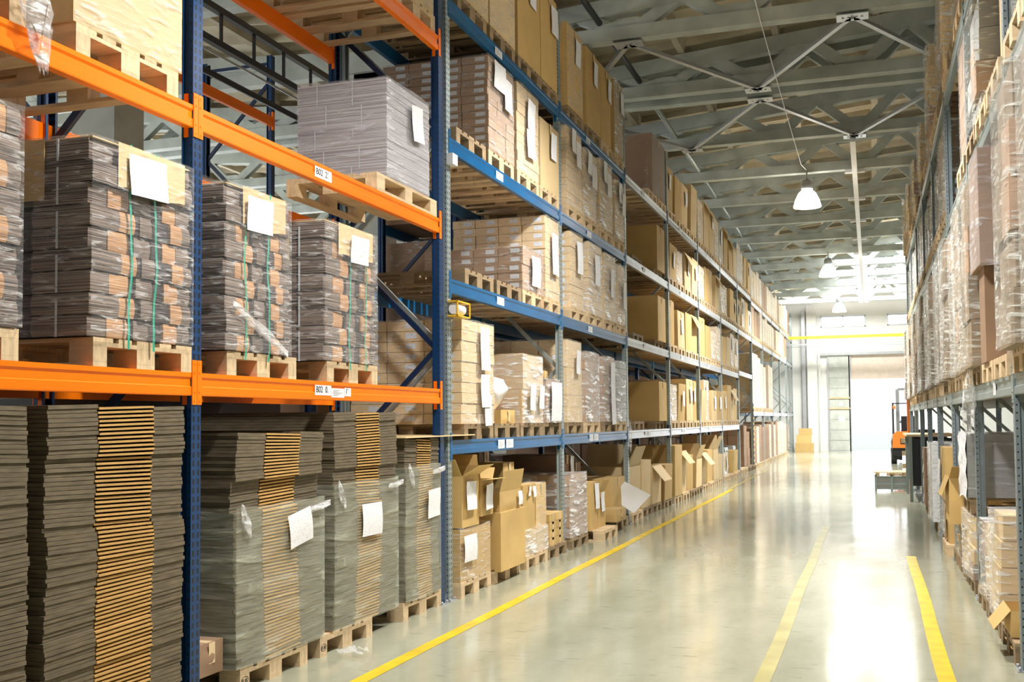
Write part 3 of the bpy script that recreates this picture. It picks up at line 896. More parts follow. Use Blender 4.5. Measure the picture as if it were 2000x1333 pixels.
# cable ladder behind the orange rack
r = empty('cable_ladder', (-5.5, 0, 0), 'dark steel cable ladder running behind the orange rack', 'cable ladder')
for z in (5.33, 5.02):
    b = MB(); b.box(-.03, .03, 2, 12.5, z-.03, z+.03); b.build('rail', K['black'], r)
for k in range(20):
    b = MB(); b.box(-.012, .012, -.012, .012, 5.02, 5.33); b.build('rung', K['black'], r, (0, 2.2+k*.54, 0))
pipe('black_pipe', [(-5.5, 2, 4.72), (-5.5, 12.5, 4.72)], .03, 'black', 'black pipe running under the cable ladder')
pipe('steel_rod', [(-5.4, 2, 4.86), (-5.4, 12.5, 4.86)], .012, 'galv', 'thin bright steel rod beside the cable ladder', 'rod')

# ================================================================== RACKS
# orange rack
PT = 6.72
YO = [1.40, 5.10, 8.72]
for y, lab in ((1.40, 'blue upright frame at the near end of the orange rack'), (5.10, 'perforated blue upright frame between the two orange bays'), (8.72, 'blue upright frame closing the orange rack beside the galvanised one')):
    upright_frame(-1, XL, y, PT, 'post_blue', 'navy', lab, 'blue upright frames')
bayn = {-1: 'nearest orange bay', 0: 'second orange bay'}
levn = {1: 'lowest', 2: 'middle', 3: 'top'}
for bi in (-1, 0):
    y0 = YO[bi+1]; y1 = YO[bi+2]
    for lv in (1, 2, 3):
        lab = None
        if bi == 0 and lv == 1: lab = [(1.345, 1.575, -.098, -.028, 'B02  0.', .062), (1.58, 1.77, -.11, -.045, '', 0), (1.775, 1.875, -.098, -.038, "1'", .055)]
        if bi == 0 and lv == 2: lab = [(1.345, 1.585, -.105, -.030, "B02  2'", .062)]
        rack_beam(-1, XL, y0+.002, y1-.002, Z_OR[lv], 'orange', 'orange', 'orange front beam on the %s level of the %s' % (levn[lv], bayn[bi]), 'orange rack beams', lab)
        rr_ = rack_beam(-1, XL-DEP, y0+.002, y1-.002, Z_OR[lv], 'orange', 'orange', 'orange rear beam on the %s level of the %s' % (levn[lv], bayn[bi]), 'orange rack beams')
        rr_.rotation_euler.z = PI; rr_.location.y = y1-.002
# blue rack
YB = [8.90]+[8.9+3.7*k for k in range(1, 13)]
bn = lambda i: ('first blue bay', 'second blue bay', 'third left bay', 'fourth left bay', 'fifth left bay', 'last bay before the passage', 'passage bay', 'first bay past the passage', 'second bay past the passage', 'third bay past the passage', 'fourth bay past the passage', 'last bay by the end wall')[i]
for k, y in enumerate(YB):
    g = upright_frame(-1, XL, y, PT, 'post_galv', 'galv', 'galvanised upright frame at the %s of the %s' % (('near end', bn(k)) if k < 12 else ('far end', bn(11))), 'galvanised upright frames')
    if k == 7:   # striped guard
        b = MB()
        for q in range(24):
            b.box(.0, .012, -.06, .06, q*.085, (q+1)*.085, q % 2)
        b.build('striped_guard', [K['yellow'], K['black']], g, (.01, 0, .05))
LV = ['floor', 'lowest shelf', 'second shelf', 'third shelf', 'top shelf']
for i in range(12):
    zs = Z_BL if i < 7 else Z_FAR
    for lv in (1, 2, 3, 4):
        if i == 6 and lv <= 1: continue
        if i >= 7 and lv == 2: continue
        key = 'blue' if i < 2 else 'silver'; z = zs[lv] if not (i == 6 and lv == 2) else 3.0
        lab = None
        if i < 5: lab = [(1.3, 1.52, -.105, -.025, '', 0)] if lv > 1 else [(1.3, 1.5, -.11, -.02, '', 0), (1.55, 1.78, -.11, -.02, '', 0)]
        rack_beam(-1, XL, YB[i]+.002, YB[i+1]-.002, z, key, 'navy' if i > 1 else 'blue', '%s front beam carrying the %s of the %s' % (key, LV[lv], bn(i)), '%s rack beams' % key, lab)
        q = rack_beam(-1, XL-DEP, YB[i]+.002, YB[i+1]-.002, z, 'blue', 'blue', 'blue rear beam carrying the %s of the %s' % (LV[lv], bn(i)), 'blue rear beams')
        q.rotation_euler.z = PI; q.location.y = YB[i+1]-.002
# right rack
YR = [4.69+2.786*k for k in range(9)]
rn = lambda i: ('nearest right bay', 'second right bay', 'third right bay', 'fourth right bay', 'fifth right bay', 'sixth right bay', 'seventh right bay', 'last right bay')[i]
for k, y in enumerate(YR):
    upright_frame(1, XR, y, 6.27, 'post_grey', 'rgrey', 'grey-green upright frame at the %s of the %s' % (('near end', rn(k)) if k < 8 else ('far end', rn(7))), 'right rack upright frames')
for i in range(8):
    for lv in (1, 2, 3):
        lab = [(1.0, 1.16, -.11, -.02, '', 0)] if lv == 1 else None
        rack_beam(1, XR, YR[i]+.002, YR[i+1]-.002, Z_RT[lv], 'rgrey', 'rgrey', 'grey-green front beam carrying the %s of the %s' % (LV[lv], rn(i)), 'right rack beams', lab)
        q = rack_beam(1, XR+DEP, YR[i]+.002, YR[i+1]-.002, Z_RT[lv], 'rgrey', 'rgrey', 'grey-green rear beam carrying the %s of the %s' % (LV[lv], rn(i)), 'right rack beams')
        q.rotation_euler.z = 0; q.location.y = YR[i]+.002
# row across the narrow aisle behind
for k, y in enumerate((5.2, 8.9, 12.5)):
    upright_frame(-1, -7.62, y, 6.6, 'post_blue', 'navy', 'blue upright frame of the rear rack row, %s from the near end' % ORD[k+1], 'rear row upright frames')
for k in range(2):
    for lv, z in ((1, 1.9), (2, 3.7), (3, 5.75)):
        rack_beam(-1, -7.60, (5.2, 8.9)[k]+.002, (8.9, 12.5)[k]-.002, z, 'orange', 'orange', 'orange beam of the rear rack row, %s level of its %s bay' % (levn[lv], ORD[k+1]), 'rear row beams')

# row standing back to back with the blue rack
XB = -4.98
for k in range(1, 9):
    upright_frame(-1, XB, YB[k-1] if k < 9 else YB[-1], 5.2 if k > 1 else 3.2, 'post_blue', 'navy', 'blue frame of the back-to-back row, near end of %s' % bn(k-1), 'back-to-back row frames')
for i in range(7):
    for lv in ((1,) if i == 0 else (1, 2, 3)):
        rack_beam(-1, XB, YB[i]+.002, YB[i+1]-.002, Z_BL[lv], 'blue', 'navy', 'blue beam of the back-to-back row carrying the %s of %s' % (LV[lv], bn(i)), 'back-to-back row beams')
        q = rack_beam(-1, XB-DEP, YB[i]+.002, YB[i+1]-.002, Z_BL[lv], 'blue', 'navy', 'blue rear beam of the back-to-back row on the %s of %s' % (LV[lv], bn(i)), 'back-to-back row beams')
        q.rotation_euler.z = PI; q.location.y = YB[i+1]-.002

# ================================================================== LOADS
def where(bname, lv, slot): return '%s %s, %s' % (LV[lv] if lv else 'floor level', bname, slot)

# ---- orange rack, floor
E = [(.0,)]
fl = [
 ('S0', 3.02, 3.84, 1.71, 'front-left', None), ]
sheet_stack(-1, XL, 2.98, 3.85, PH, 1.71, 1.1, 'tall brown cardboard sheet stack cut off by the left edge, floor of nearest orange bay', .30, .62, seed=3, steps=(.6, .88), film=None)
pallet(-1, XL, 3.0, 0, 'pallet under the leftmost floor stack', detail=True)
sheet_stack(-1, XL, 3.97, 5.0, PH, 1.715, 1.1, 'tallest brown cardboard sheet stack with bright tan centre band, left of the blue post', .33, .74, seed=5, steps=(.3, .62, .84))
pallet(-1, XL, 4.1, 0, 'pallet under the tallest sheet stack left of the blue post', detail=True)
sheet_stack(-1, XL, 5.50, 6.55, PH, 1.57, 1.1, 'uneven cardboard sheet stack with tilted white sheet, right of the blue post', .30, .70, seed=8, steps=(.66, .80, .93), film='film_green', film_to=.66, papers=[(6.05, 1.03, .28, .22, .18)])
p = pallet(-1, XL, 5.55, 0, 'pallet with EUR brand under the stack right of the blue post', detail=True)
sheet_stack(-1, XL, 6.72, 7.76, PH, 1.685, 1.1, 'cardboard sheet stack with slanting film folds, between two lower stacks', .33, .70, seed=12, steps=(.58, .74, .90), film='film_green', film_to=.66, papers=[(7.09, 1.0, .31, .24, 0)])
p2 = pallet(-1, XL, 6.52, 0, 'pallet with EUR brand on its corner block, under the film-wrapped stack', detail=True, cross=False)
sheet_stack(-1, XL, 7.92, 8.64, PH, 1.47, 1.1, 'film-wrapped cardboard sheet stack beside the paired end posts', .34, .74, seed=15, steps=(.5, .82), film='film_green', film_to=.82, papers=[(8.30, 1.03, .27, .24, .05)])
pallet(-1, XL, 7.88, 0, 'pallet under the floor stack beside the paired end posts', detail=True)
def eur(pal, x, yy):
    # branding on the near side and the aisle side of the corner block, in pallet space
    b = MB()
    n = 26
    for k in range(n):
        a0, a1 = 2*PI*k/n, 2*PI*(k+1)/n
        for (ra, rb) in ((1, .86),):
            P = lambda a, r: (1.2012, yy+.05+.04*r*math.cos(a), .061+.026*r*math.sin(a))
            b.quad(P(a0, ra*1.0), P(a1, ra*1.0), P(a1, rb), P(a0, rb))
    o = b.build('branded_ring', K['ink'], pal)
    text('EUR', .034, K['ink'], pal, (1.2014, yy+.0165, .049))
eur(p, 0, 0); eur(p2, 0, 0)
b = MB(); b.box(XL-.9, XL+.035, 7.86, 9.45, 1.472, 1.482)
tag(b.build('cardboard_sheet', K['kraft_pale']), 'loose flat cardboard sheet jutting out past the posts on the last floor stack', 'cardboard sheet')
r = empty('plastic_scrap', (-3.42, 6.62, 0.0), 'crumpled scrap of clear film lying on the floor by the EUR pallet', 'plastic scrap')
b = MB(); b.grid(lambda u, v: (.16*(u-.5)+.03*math.sin(v*9), .14*(v-.5)+.02*math.sin(u*8), .03+.03*noise.noise(Vector((u*5, v*5, 1)))+.02*math.sin(u*PI)), 10, 10); b.build('scrap', K['film_heavy'], r)
big_carton(-1, XL-.06, 5.20, 5.46, .15, .34, .8, 'low tan carton squeezed between blue post and sheet stack', mk='brown')
pallet(-1, XL-1.3, 5.6, 0, 'pallet under the black-covered load behind the floor stacks')
bk = big_carton(-1, XL-1.32, 5.3, 8.2, PH, 1.77, 1.1, 'black-covered load behind the sheet stacks', mk='black', tape=False, name='covered_load')

# ---- orange rack, level 1
z = Z_OR[1]
bundle_load(-1, XL-.0, 2.95, 3.76, z+PH, 3.02, 1.1, 'shrink-wrapped carton bundles at the left edge, lowest orange beam', 2, cap=False, rows=8)
pallet(-1, XL, 2.98, z, 'pallet at the left edge on the lowest orange beam', detail=True)
bundle_load(-1, XL, 4.22, 5.02, z+PH, 3.02, 1.15, 'wrapped bundle stack with green straps left of the blue post, lowest orange beam', 4, papers=[(4.46, 2.99, .30, .21)], straps=(4.50, 4.70), rows=9)
pallet(-1, XL, 4.26, z, 'pale pallet left of the blue post on the lowest orange beam', detail=True)
bundle_load(-1, XL, 5.36, 6.08, z+PH, 3.03, 1.15, 'wrapped bundle stack with white sheet right of the blue post, lowest orange beam', 6, papers=[(5.53, 2.99, .30, .21)], straps=(5.56, 5.82), rows=9)
pallet(-1, XL, 5.40, z, 'pale pallet right of the blue post on the lowest orange beam', detail=True)
bundle_load(-1, XL, 6.56, 7.36, z+PH, 3.02, 1.15, 'last wrapped bundle stack with shade-coloured side before the open space, lowest orange beam', 9, papers=[(6.88, 2.97, .30, .2)], straps=(6.92, 7.18), rows=8)
pallet(-1, XL, 6.62, z, 'pale pallet of the last bundle stack on the lowest orange beam', detail=True)
# ---- orange rack, level 2
z = Z_OR[2]
pallet(-1, XL, 4.12, z, 'pallet hanging over the middle orange beam left of the blue post', detail=True)
u1 = big_carton(-1, XL, 4.10, 4.95, z+PH, 4.9, 1.15, 'large pale wrapped block above the middle orange beam left of the blue post', mk='kraft_pale', film='film', name='wrapped_block', tape=False)
pallet(-1, XL, 3.0, z, 'pallet at the left edge on the middle orange beam', detail=True)
big_carton(-1, XL, 2.9, 3.72, z+PH, 4.9, 1.15, 'wrapped block beyond the left edge on the middle orange beam', mk='kraft_pale', film='film', name='wrapped_block', tape=False)
film_tail(None, (XL+.05, 3.70, 4.0), (XL+.05, 3.86, 3.22), .09); bpy.data.objects['film_tail']
o = [x for x in bpy.data.objects if x.name.startswith('film_tail')][-1]
tag(o, 'clear film tail dangling over the middle orange beam at the left edge', 'plastic film')
pallet(-1, XL, 7.42, z, 'pallet lying crossways on the middle orange beam under the grey block', detail=True, cross=True)
gl = empty('grey_sheet_block', (XL, 8.02, z+PH), 'grey film-wrapped block of flat sheets above the middle orange beam', 'wrapped sheets')
b = MB(); H = .80; n = 34
for k in range(n):
    j = RND.uniform(-.004, .004); b.box(-.80+j, j, -.42+j, .43+j, k*H/n, (k+.94)*H/n)
b.build('sheet_bundle', K['lay_pale'], gl)
b = MB(); b.box(-.78, -.015, -.40, .41, 0.001, H-.004); b.build('inner_sheets', K['brown'], gl)
for (xx, za, zb) in ((-.62, .62, .80), (-.30, .60, .80), (-.54, .44, .62), (-.22, .42, .60), (-.64, .24, .42), (-.30, .34, .42), (-.56, .1, .24), (-.24, .08, .26), (-.31, 0, .1)):
    b = MB(); b.box(xx-.004, xx+.004, -.428, -.425, za, zb); b.build('white_strap', K['strap'], gl)
film_shell(gl, -.80, 0, -.42, .43, .002, H, 'film_grey', .016)
paper(gl, -1, .03, .0, .70, .24, .30, .1)
# ---- orange rack, level 3
z = Z_OR[3]
for j, y in enumerate((5.20, 6.07, 6.94, 7.80)):
    pallet(-1, XL, y, z, 'pallet seen from below on the top orange beam, %s in the second orange bay' % ORD[j+1], detail=True)
    big_carton(-1, XL, y+.04, y+.77, z+PH, 6.3+.1*(j % 2), 1.15, 'wrapped load on the top orange beam, %s in the second orange bay' % ORD[j+1], mk='kraft_pale', film='film', tape=False, name='wrapped_block')
# loads behind the orange rack
big_carton(-1, -4.95, 5.85, 8.1, 1.785, 3.55, 1.0, 'dark wrapped carton behind the orange rack below the trusses', mk='brown', film='film')

# ---- generic helpers
def rear_row():
    for i in range(7):
        for lv in ((0, 1) if i == 0 else (0, 1, 2, 3)):
            for j in range(3):
                a = YB[i]+.12+1.18*j; z = Z_BL[lv]; w = ('near', 'middle', 'far')[j]
                big_carton(-1, XB-.03, a, a+1.06, z+.003, z+RND.uniform(.85, 1.2), 1.05, 'brown carton behind, %s end, %s of %s' % (w, LV[lv], bn(i)) if j != 1 else 'brown carton behind, middle, %s of %s' % (LV[lv], bn(i)), 'brown cartons in the back-to-back row', mk='brown', film='film' if (i+j+lv) % 3 == 0 else None)
def ncode(bname, lv, ordinal, what, extra=''):
    lev = ('on the floor of the ', 'on the lowest shelf, ', 'on the second shelf, ', 'on the third shelf, ', 'on the top shelf, ')[lv]
    return '%s, %s %s%s' % (what, ORD[ordinal], lev, bname)
def P(side, X, y0, z, lv, bname, n, old=False, detail=False):
    for q in YB:
        if side < 0 and q-.86 < y0 < q: y0 = q-.86
        if side < 0 and q <= y0 < q+.06: y0 = q+.06
    return pallet(side, X, y0, z, ncode(bname, lv, n, 'wooden pallet'), old, detail, group='pallets in the %s' % ('left rack' if side < 0 else 'right rack'))

B1, B2 = bn(0), bn(1)
rear_row()
D = DEP+.08
# level 1
z = Z_BL[1]; zz = z+PH
P(-1, XL, 9.26, z, 1, B1, 1, True, True)
carton_stack(-1, XL, 9.2, 10.1, zz, 2.56, 1.15, 3, 2, 10, ncode(B1, 1, 1, 'wrapped tan carton pile with three white sheets'), 'carton piles', 'case_tan', papers=[(9.62, 2.52, .26, .42), (9.62, 2.06, .26, .32), (9.72, 1.86, .22, .30)])
P(-1, XL, 10.10, z, 1, B1, 2, True, True)
big_carton(-1, XL-.35, 10.3, 11.0, zz, 2.26, .8, ncode(B1, 1, 2, 'brown carton set back'), mk='brown')
big_carton(-1, XL-.02, 10.35, 10.8, zz, 1.72, .4, 'low open tan box below the white bag, lowest shelf of first blue bay', mk='kraft')
r = empty('white_bag', (XL-.2, 10.56, 1.722), 'crumpled white plastic bag on a low tan box, lowest shelf of first blue bay', 'plastic bag')
b = MB()
def bagf(u, v):
    a = u*2*PI; q = 1+.18*noise.noise(Vector((math.cos(a)*2, math.sin(a)*2, v*4)))
    rad = math.sin(min(v*1.15+.12, 1)*PI/2)*(1-.35*v**3)
    return (.17*rad*q*math.cos(a)*(1 if v < .98 else .3), .22*rad*q*math.sin(a)*(1 if v < .98 else .3), .33*v+.02*math.sin(a*3))
b.grid(bagf, 24, 12); b.build('bag', K['white'], r)
P(-1, XL, 10.94, z, 1, B1, 3, True, True)
cs = carton_stack(-1, XL, 11.02, 11.78, zz, 2.33, 1.1, 2, 1, 2, ncode(B1, 1, 3, 'two tan cartons under draped clear film'), 'carton piles', 'case_tan', fmk='film_heavy', lab='n', papers=[(11.12, 2.0, .22, .28), (11.46, 2.0, .2, .26)], amp=.03)
big_carton(-1, XL-.1, 12.0, 12.3, 2.1, 2.2, .35, 'small tan box on top of a short pile, lowest shelf of first blue bay', mk='kraft')
P(-1, XL, 11.86, z, 1, B1, 4, True)
carton_stack(-1, XL, 11.9, 12.5, zz, 2.09, 1.0, 3, 1, 5, ncode(B1, 1, 4, 'short wrapped carton pile with white front'), 'carton piles', 'case', fmk='film_heavy', amp=.02, papers=[(11.98, 2.06, .42, .46)])
# second blue bay level 1
spec = [(12.80, 13.53, 2.62, 'case_tan', 'tall wrapped tan pile', 'film', [(13.1, 2.5, .22, .3)], 1, 3), (13.72, 14.48, 2.52, 'case', 'wrapped brown pile with silvery film', 'film_heavy', [], 2, 8), (14.72, 15.42, 2.51, 'case', 'wrapped pile with bright white sheet', 'film_heavy', [(15.0, 2.44, .3, .9)], 2, 7), (15.6, 16.2, 2.49, 'greybox', 'pile of grey boxes half torn open', 'film_heavy', [], 2, 9)]
for j, (a, c, t, mk, w, fm, pp, ny, nz) in enumerate(spec):
    P(-1, XL, a-.02, z, 1, B2, j+1, j % 2 == 0, True)
    carton_stack(-1, XL, a, c, zz, t, 1.1, 3, ny, nz, ncode(B2, 1, j+1, w), 'carton piles', mk, fmk=fm, papers=pp, amp=.02)
t = film_tail(None, (XL+.06, 16.15, 1.6), (XL+.06, 16.2, 1.1), .05); tag(t, 'film tail hanging below the lowest shelf of the second blue bay', 'plastic film')
# level 2
z = Z_BL[2]; zz = z+PH
P(-1, XL, 9.3, z, 2, B1, 1, True)
P(-1, XL, 10.2, z, 2, B1, 2, True)
P(-1, XL, 11.05, z, 2, B1, 3, False, True); P(-1, XL, 11.93, z, 2, B1, 4, False, True)
carton_stack(-1, XL, 11.06, 11.84, zz, 3.53, 1.17, 4, 3, 5, ncode(B1, 2, 3, 'low wrapped carton pile with barcode labels'), 'carton piles', 'case', papers=[(11.3, 3.46, .3, .34)])
carton_stack(-1, XL, 11.93, 12.53, zz, 4.03, 1.17, 4, 2, 10, ncode(B1, 2, 4, 'tall wrapped carton pile behind the low one'), 'carton piles', 'case_tan', papers=[(12.1, 3.85, .26, .5)])
for j, (a, c, t) in enumerate(((13.02, 13.68, 4.03), (13.95, 14.7, 4.04), (14.86, 15.58, 4.02), (15.68, 16.22, 3.97))):
    P(-1, XL, a-.04, z, 2, B2, j+1, False, True)
    carton_stack(-1, XL, a, c, zz, t, 1.1, 3, 2, 10, ncode(B2, 2, j+1, 'bright wrapped carton pile with long white sheet'), 'carton piles', 'case_tan', fmk='film_heavy' if j else 'film', papers=[(a+.22, t-.1-.05*j, .24, .42)], amp=.016)
# level 3
z = Z_BL[3]; zz = z+PH
P(-1, XL, 9.1, z, 3, B1, 1, True, True)
for j, (a, c, t, k) in enumerate(((9.98, 10.8, 5.32, 0), (10.9, 11.70, 5.33, 1), (11.76, 12.54, 5.17, 2))):
    P(-1, XL, a, z, 3, B1, j+2, False, True)
    if k == 0: carton_stack(-1, XL, a, c, zz, t, 1.17, 4, 3, 12, ncode(B1, 3, 2, 'wrapped brown carton pile with white labels'), 'carton piles', 'case', papers=[(a+.1, t-.02, .34, .28), (a+.42, t-.12, .24, .34)])
    elif k == 1: carton_stack(-1, XL, a, c, zz, t, 1.1, 3, 2, 9, ncode(B1, 3, 3, 'wrapped tan carton pile with two long sheets'), 'carton piles', 'case_tan', papers=[(a+.28, t-.12, .3, .34), (a+.26, t-.46, .3, .32)])
    else: big_carton(-1, XL, a, c, zz, t, 1.1, ncode(B1, 3, 4, 'plain tan carton with crooked paper'), mk='kraft_pale', paper_at=[(a+.34, t-.1, .26, .32)])
for j, (a, c, t) in enumerate(((12.90, 13.66, 5.38), (13.72, 14.42, 5.28), (14.62, 15.42, 5.35), (15.58, 16.22, 5.24))):
    P(-1, XL, a, z, 3, B2, j+1, False, True)
    carton_stack(-1, XL, a, c, zz, t, 1.1, 3, 2, 12, ncode(B2, 3, j+1, 'glossy wrapped carton pile with papers'), 'carton piles', 'case_tan', fmk='film_heavy' if j > 0 else 'film', papers=[(a+.12, t-.02, .22, .3), (a+.34, t-.14, .24, .34)], amp=.016)
# level 4
z = Z_BL[4]; zz = z+PH
for j, (a, c, t, k) in enumerate(((9.15, 10.0, 6.8, 'w'), (10.05, 10.86, 6.8, 'w'), (10.96, 11.80, 6.82, 'k'), (11.83, 12.50, 6.78, 'k'))):
    P(-1, XL, a, z, 4, B1, j+1, True, True)
    if k == 'w': big_carton(-1, XL, a, c, zz, t, 1.15, ncode(B1, 4, j+1, 'pale carton wrapped in film'), mk='kraft_pale', film='film')
    else: big_carton(-1, XL, a, c, zz, t, 1.15, ncode(B1, 4, j+1, 'tall tan carton with white paper'), paper_at=[(a+.36, t-.12, .26, .36)])
for j, (a, c, t, k) in enumerate(((12.98, 13.75, 6.74, 'f'), (13.94, 14.74, 6.75, ''), (14.78, 15.38, 6.76, ''), (15.62, 16.20, 6.8, 'ff'))):
    P(-1, XL, a, z, 4, B2, j+1, j < 2, True)
    big_carton(-1, XL, a, c, zz, t, 1.15, ncode(B2, 4, j+1, 'tan carton %s and hanging paper' % ('in loose film' if k == 'f' else 'in glossy film' if k else 'with clean sides')), film='film' if k == 'f' else 'film_heavy' if k else None, paper_at=[(a+.32, t-.12, .24, .34)])

# ---- bays three to six of the blue rack and the bridging bay
def randload(i, lv, j, a, c, zz, hmax, far=False):
    w = RND.random(); nm = bn(i)
    h = hmax*RND.uniform(.72, 1.0); X = XL-RND.choice((0, 0, .03, .06))
    if w < .62:
        fl = None
        if RND.random() < .3: fl = (None, -1.1, None, None)
        return big_carton(-1, X, a, c, zz, zz+h, 1.05, ncode(nm, lv, j, '%s tan carton' % RND.choice(('tall', 'creased', 'plain', 'bulging', 'leaning'))), 'cartons in the left rack', mk=RND.choice(('kraft', 'kraft', 'kraft_pale')), flaps=fl, bulge=RND.uniform(.01, .04), lean=RND.uniform(-.01, .03),
                          paper_at=[(a+.25, zz+h-.15, .22, .3)] if RND.random() < .35 else None)
    if w < .8:
        return big_carton(-1, X, a, c, zz, zz+h, 1.05, ncode(nm, lv, j, 'film-wrapped carton'), 'wrapped cartons in the left rack', mk='kraft_pale', film='film_heavy', paper_at=[(a+.2, zz+h-.1, .24, .36)])
    return carton_stack(-1, X, a, c, zz, zz+h, 1.05, 2, 2, 5, ncode(nm, lv, j, 'wrapped pile of tan cartons'), 'carton piles', 'case_tan', fmk='film_heavy', amp=.02)
for i in range(2, 7):
    for lv in (1, 2, 3, 4):
        if i == 6 and lv < 3: continue
        z = Z_BL[lv]; hm = {1: .93, 2: .90, 3: .88, 4: 1.08}[lv]
        for j in range(4):
            a = YB[i]+.09+.89*j; c = a+.80
            if i == 2:
                if lv == 4:
                    if j in (0, 1): continue
                    P(-1, XL, a, z, lv, bn(i), j-1)
                    if j == 2: big_carton(-1, XL, 18.55, 19.78, z+PH, 6.72, 1.1, ncode(bn(i), lv, 1, 'large brown carton in shiny film'), mk='brown', film='film')
                    continue
                if j == 1:
                    P(-1, XL-.1, a-.05, z, lv, bn(i), 1, True)
                    big_carton(-1, XL-.55, a-.1, a+.75, z+PH, z+PH+.8, .75, ncode(bn(i), lv, 1, 'dim carton set far back'), mk='kraft')
                if j == 3:
                    P(-1, XL-.1, a, z, lv, bn(i), 2, True)
                    big_carton(-1, XL-.04, a+.05, c, z+PH, z+PH+(.82 if lv > 1 else .72), 1.0, ncode(bn(i), lv, 2, 'big plain carton near the far upright'), mk='kraft', paper_at=None)
                continue
            P(-1, XL, a, z, lv, bn(i), j+1)
            randload(i, lv, j+1, a, c, z+PH, hm)
# far rack
for i in range(7, 12):
    for lv in (0, 1, 3, 4):
        z = Z_FAR[lv]; hm = {0: 1.35, 1: 1.75, 3: .95, 4: 1.05}[lv]
        for j in range(4):
            a = YB[i]+.09+.89*j; c = a+.80
            if i == 11 and (lv != 4 or j > 1): continue
            if lv == 1 and i > 8: continue
            P(-1, XL, a, z, lv, bn(i), j+1)
            h = hm*RND.uniform(.82, 1)
            if RND.random() < .25: big_carton(-1, XL, a, c, z+PH, z+PH+h, 1.05, ncode(bn(i), lv, j+1, 'brown carton'), 'distant cartons', mk='brown')
            else: big_carton(-1, XL, a, c, z+PH, z+PH+h, 1.05, ncode(bn(i), lv, j+1, 'white film-wrapped load'), 'distant wrapped loads', mk='kraft_pale', film='film_heavy')

# ---- floor of first blue bay
def PF(y, what, X=XL+.05, old=False): return pallet(-1, X, y, 0, what, old, True, group='floor pallets in the left rack')
PF(9.02, 'film-covered floor pallet just past the paired end posts')
carton_stack(-1, XL+.04, 9.02, 9.84, PH, .62, .9, 1, 2, 1, 'wrapped tan block carrying the open flapped carton, floor of first blue bay', 'floor loads', 'kraft', lab='n', papers=[(9.06, .56, .3, .24)])
big_carton(-1, XL+.05, 9.06, 9.50, .63, 1.10, .6, 'open carton with sprawling flaps and white sheet, beside the end posts', flaps=(1.0, .55, 1.45, .15), paper_at=[(9.10, 1.05, .26, .26)])
big_carton(-1, XL+.07, 9.50, 9.84, .70, 1.04, .35, 'small open carton with paper right of the sprawling one', flaps=(1.5, .1, .8, None), paper_at=[(9.55, 1.0, .22, .24)])
PF(9.92, 'floor pallet under the tall waisted carton')
PF(10.94, 'floor pallet under the wrapped cube block', old=False)
big_carton(-1, XL+.12, 9.92, 10.70, .12, .70, .7, 'tall waisted tan carton standing on the aisle edge of its pallet', bulge=-.03)
big_carton(-1, XL+.10, 9.95, 10.62, .70, .90, .5, 'open carton with raised flap on the waisted carton', flaps=(None, 1.35, None, None), paper_at=[(10.46, .88, .1, .14)])
big_carton(-1, XL-.1, 10.64, 11.0, .62, 1.16, 1.2, 'long brown carton lying behind the open ones, first blue bay')
big_carton(-1, XL-.14, 10.72, 10.98, PH, .62, .8, 'plain carton under the long one', mk='kraft')
carton_stack(-1, XL+.03, 10.96, 11.84, PH, .40, .9, 1, 2, 1, 'low wrapped pair of blocks, floor of first blue bay', 'floor loads', 'kraft_pale', lab='n', fmk='film_heavy')
big_carton(-1, XL+.0, 11.0, 11.42, .40, .90, .6, 'tan carton with taped labels, left of its twin on the wrapped pair', paper_at=[(11.1, .88, .1, .1), (11.28, .88, .08, .12)])
big_carton(-1, XL+.0, 11.46, 11.86, .40, .89, .6, 'tan carton with crumpled top, right of its twin on the wrapped pair', film='film')
PF(11.74, 'weathered floor pallet under the small cartons', old=True)
for q in range(4):
    for w in range(2):
        big_carton(-1, XL+.02, 11.92+.29*w, 12.2+.29*w, PH+.092*q, PH+.092*(q+1)-.003, .45, 'small tan carton in the low pile by the second blue upright, %s row %s' % (ORD[q+1], 'left' if w == 0 else 'right'), 'small tan cartons by the second upright', bulge=.002, mk='kraft', name='carton')
# behind them
for q in range(7):
    big_carton(-1, XL-.55, 11.75, 12.45, PH+.125*q, PH+.125*(q+1)-.004, .5, 'labelled brown carton in the pile behind, %s from the floor' % ORD[q+1], 'labelled cartons behind the small pile', mk='brown', bulge=.003, name='carton', paper_at=[(11.85, PH+.125*(q+1)-.02, .2, .07)])
big_carton(-1, XL-.82, 10.66, 10.98, 1.162, 1.27, .42, 'flat grey box on top of the long carton', mk='greybox', name='box')
big_carton(-1, XL-.38, 10.66, 10.98, 1.162, 1.28, .4, 'flat brown box on top of the long carton', mk='brown', name='box')
# ---- floor of second blue bay
PF(12.78, 'dark floor pallet under the white-wrapped pile', old=True)
carton_stack(-1, XL+.03, 12.76, 13.62, PH, .92, .8, 2, 2, 6, 'floor pile of brown cartons in white film beside the second blue upright', 'floor loads', 'case', fmk='film_heavy', amp=.025)
PF(13.74, 'new floor pallet projecting into the aisle', X=XL+.22)
big_carton(-1, XL+.06, 13.66, 14.05, PH, .78, .6, 'upright tan carton with white papers on the projecting pallet', paper_at=[(13.82, .76, .2, .34)])
big_carton(-1, XL+.06, 14.08, 14.5, PH, .62, .5, 'shorter carton with flap and paper beside the upright one', paper_at=[(14.14, .62, .2, .26)], flaps=(None, 1.2, None, None))
big_carton(-1, XL-.3, 13.5, 14.1, .80, 1.14, .8, 'brown carton on top at the back of the second blue bay', mk='brown', paper_at=[(13.9, 1.12, .18, .24)])
PF(15.2, 'floor pallet under the large dim carton', old=True)
big_carton(-1, XL-.03, 15.2, 16.15, PH, .74, 1.1, 'large dim tan carton with tilted white sheet, second blue bay floor')
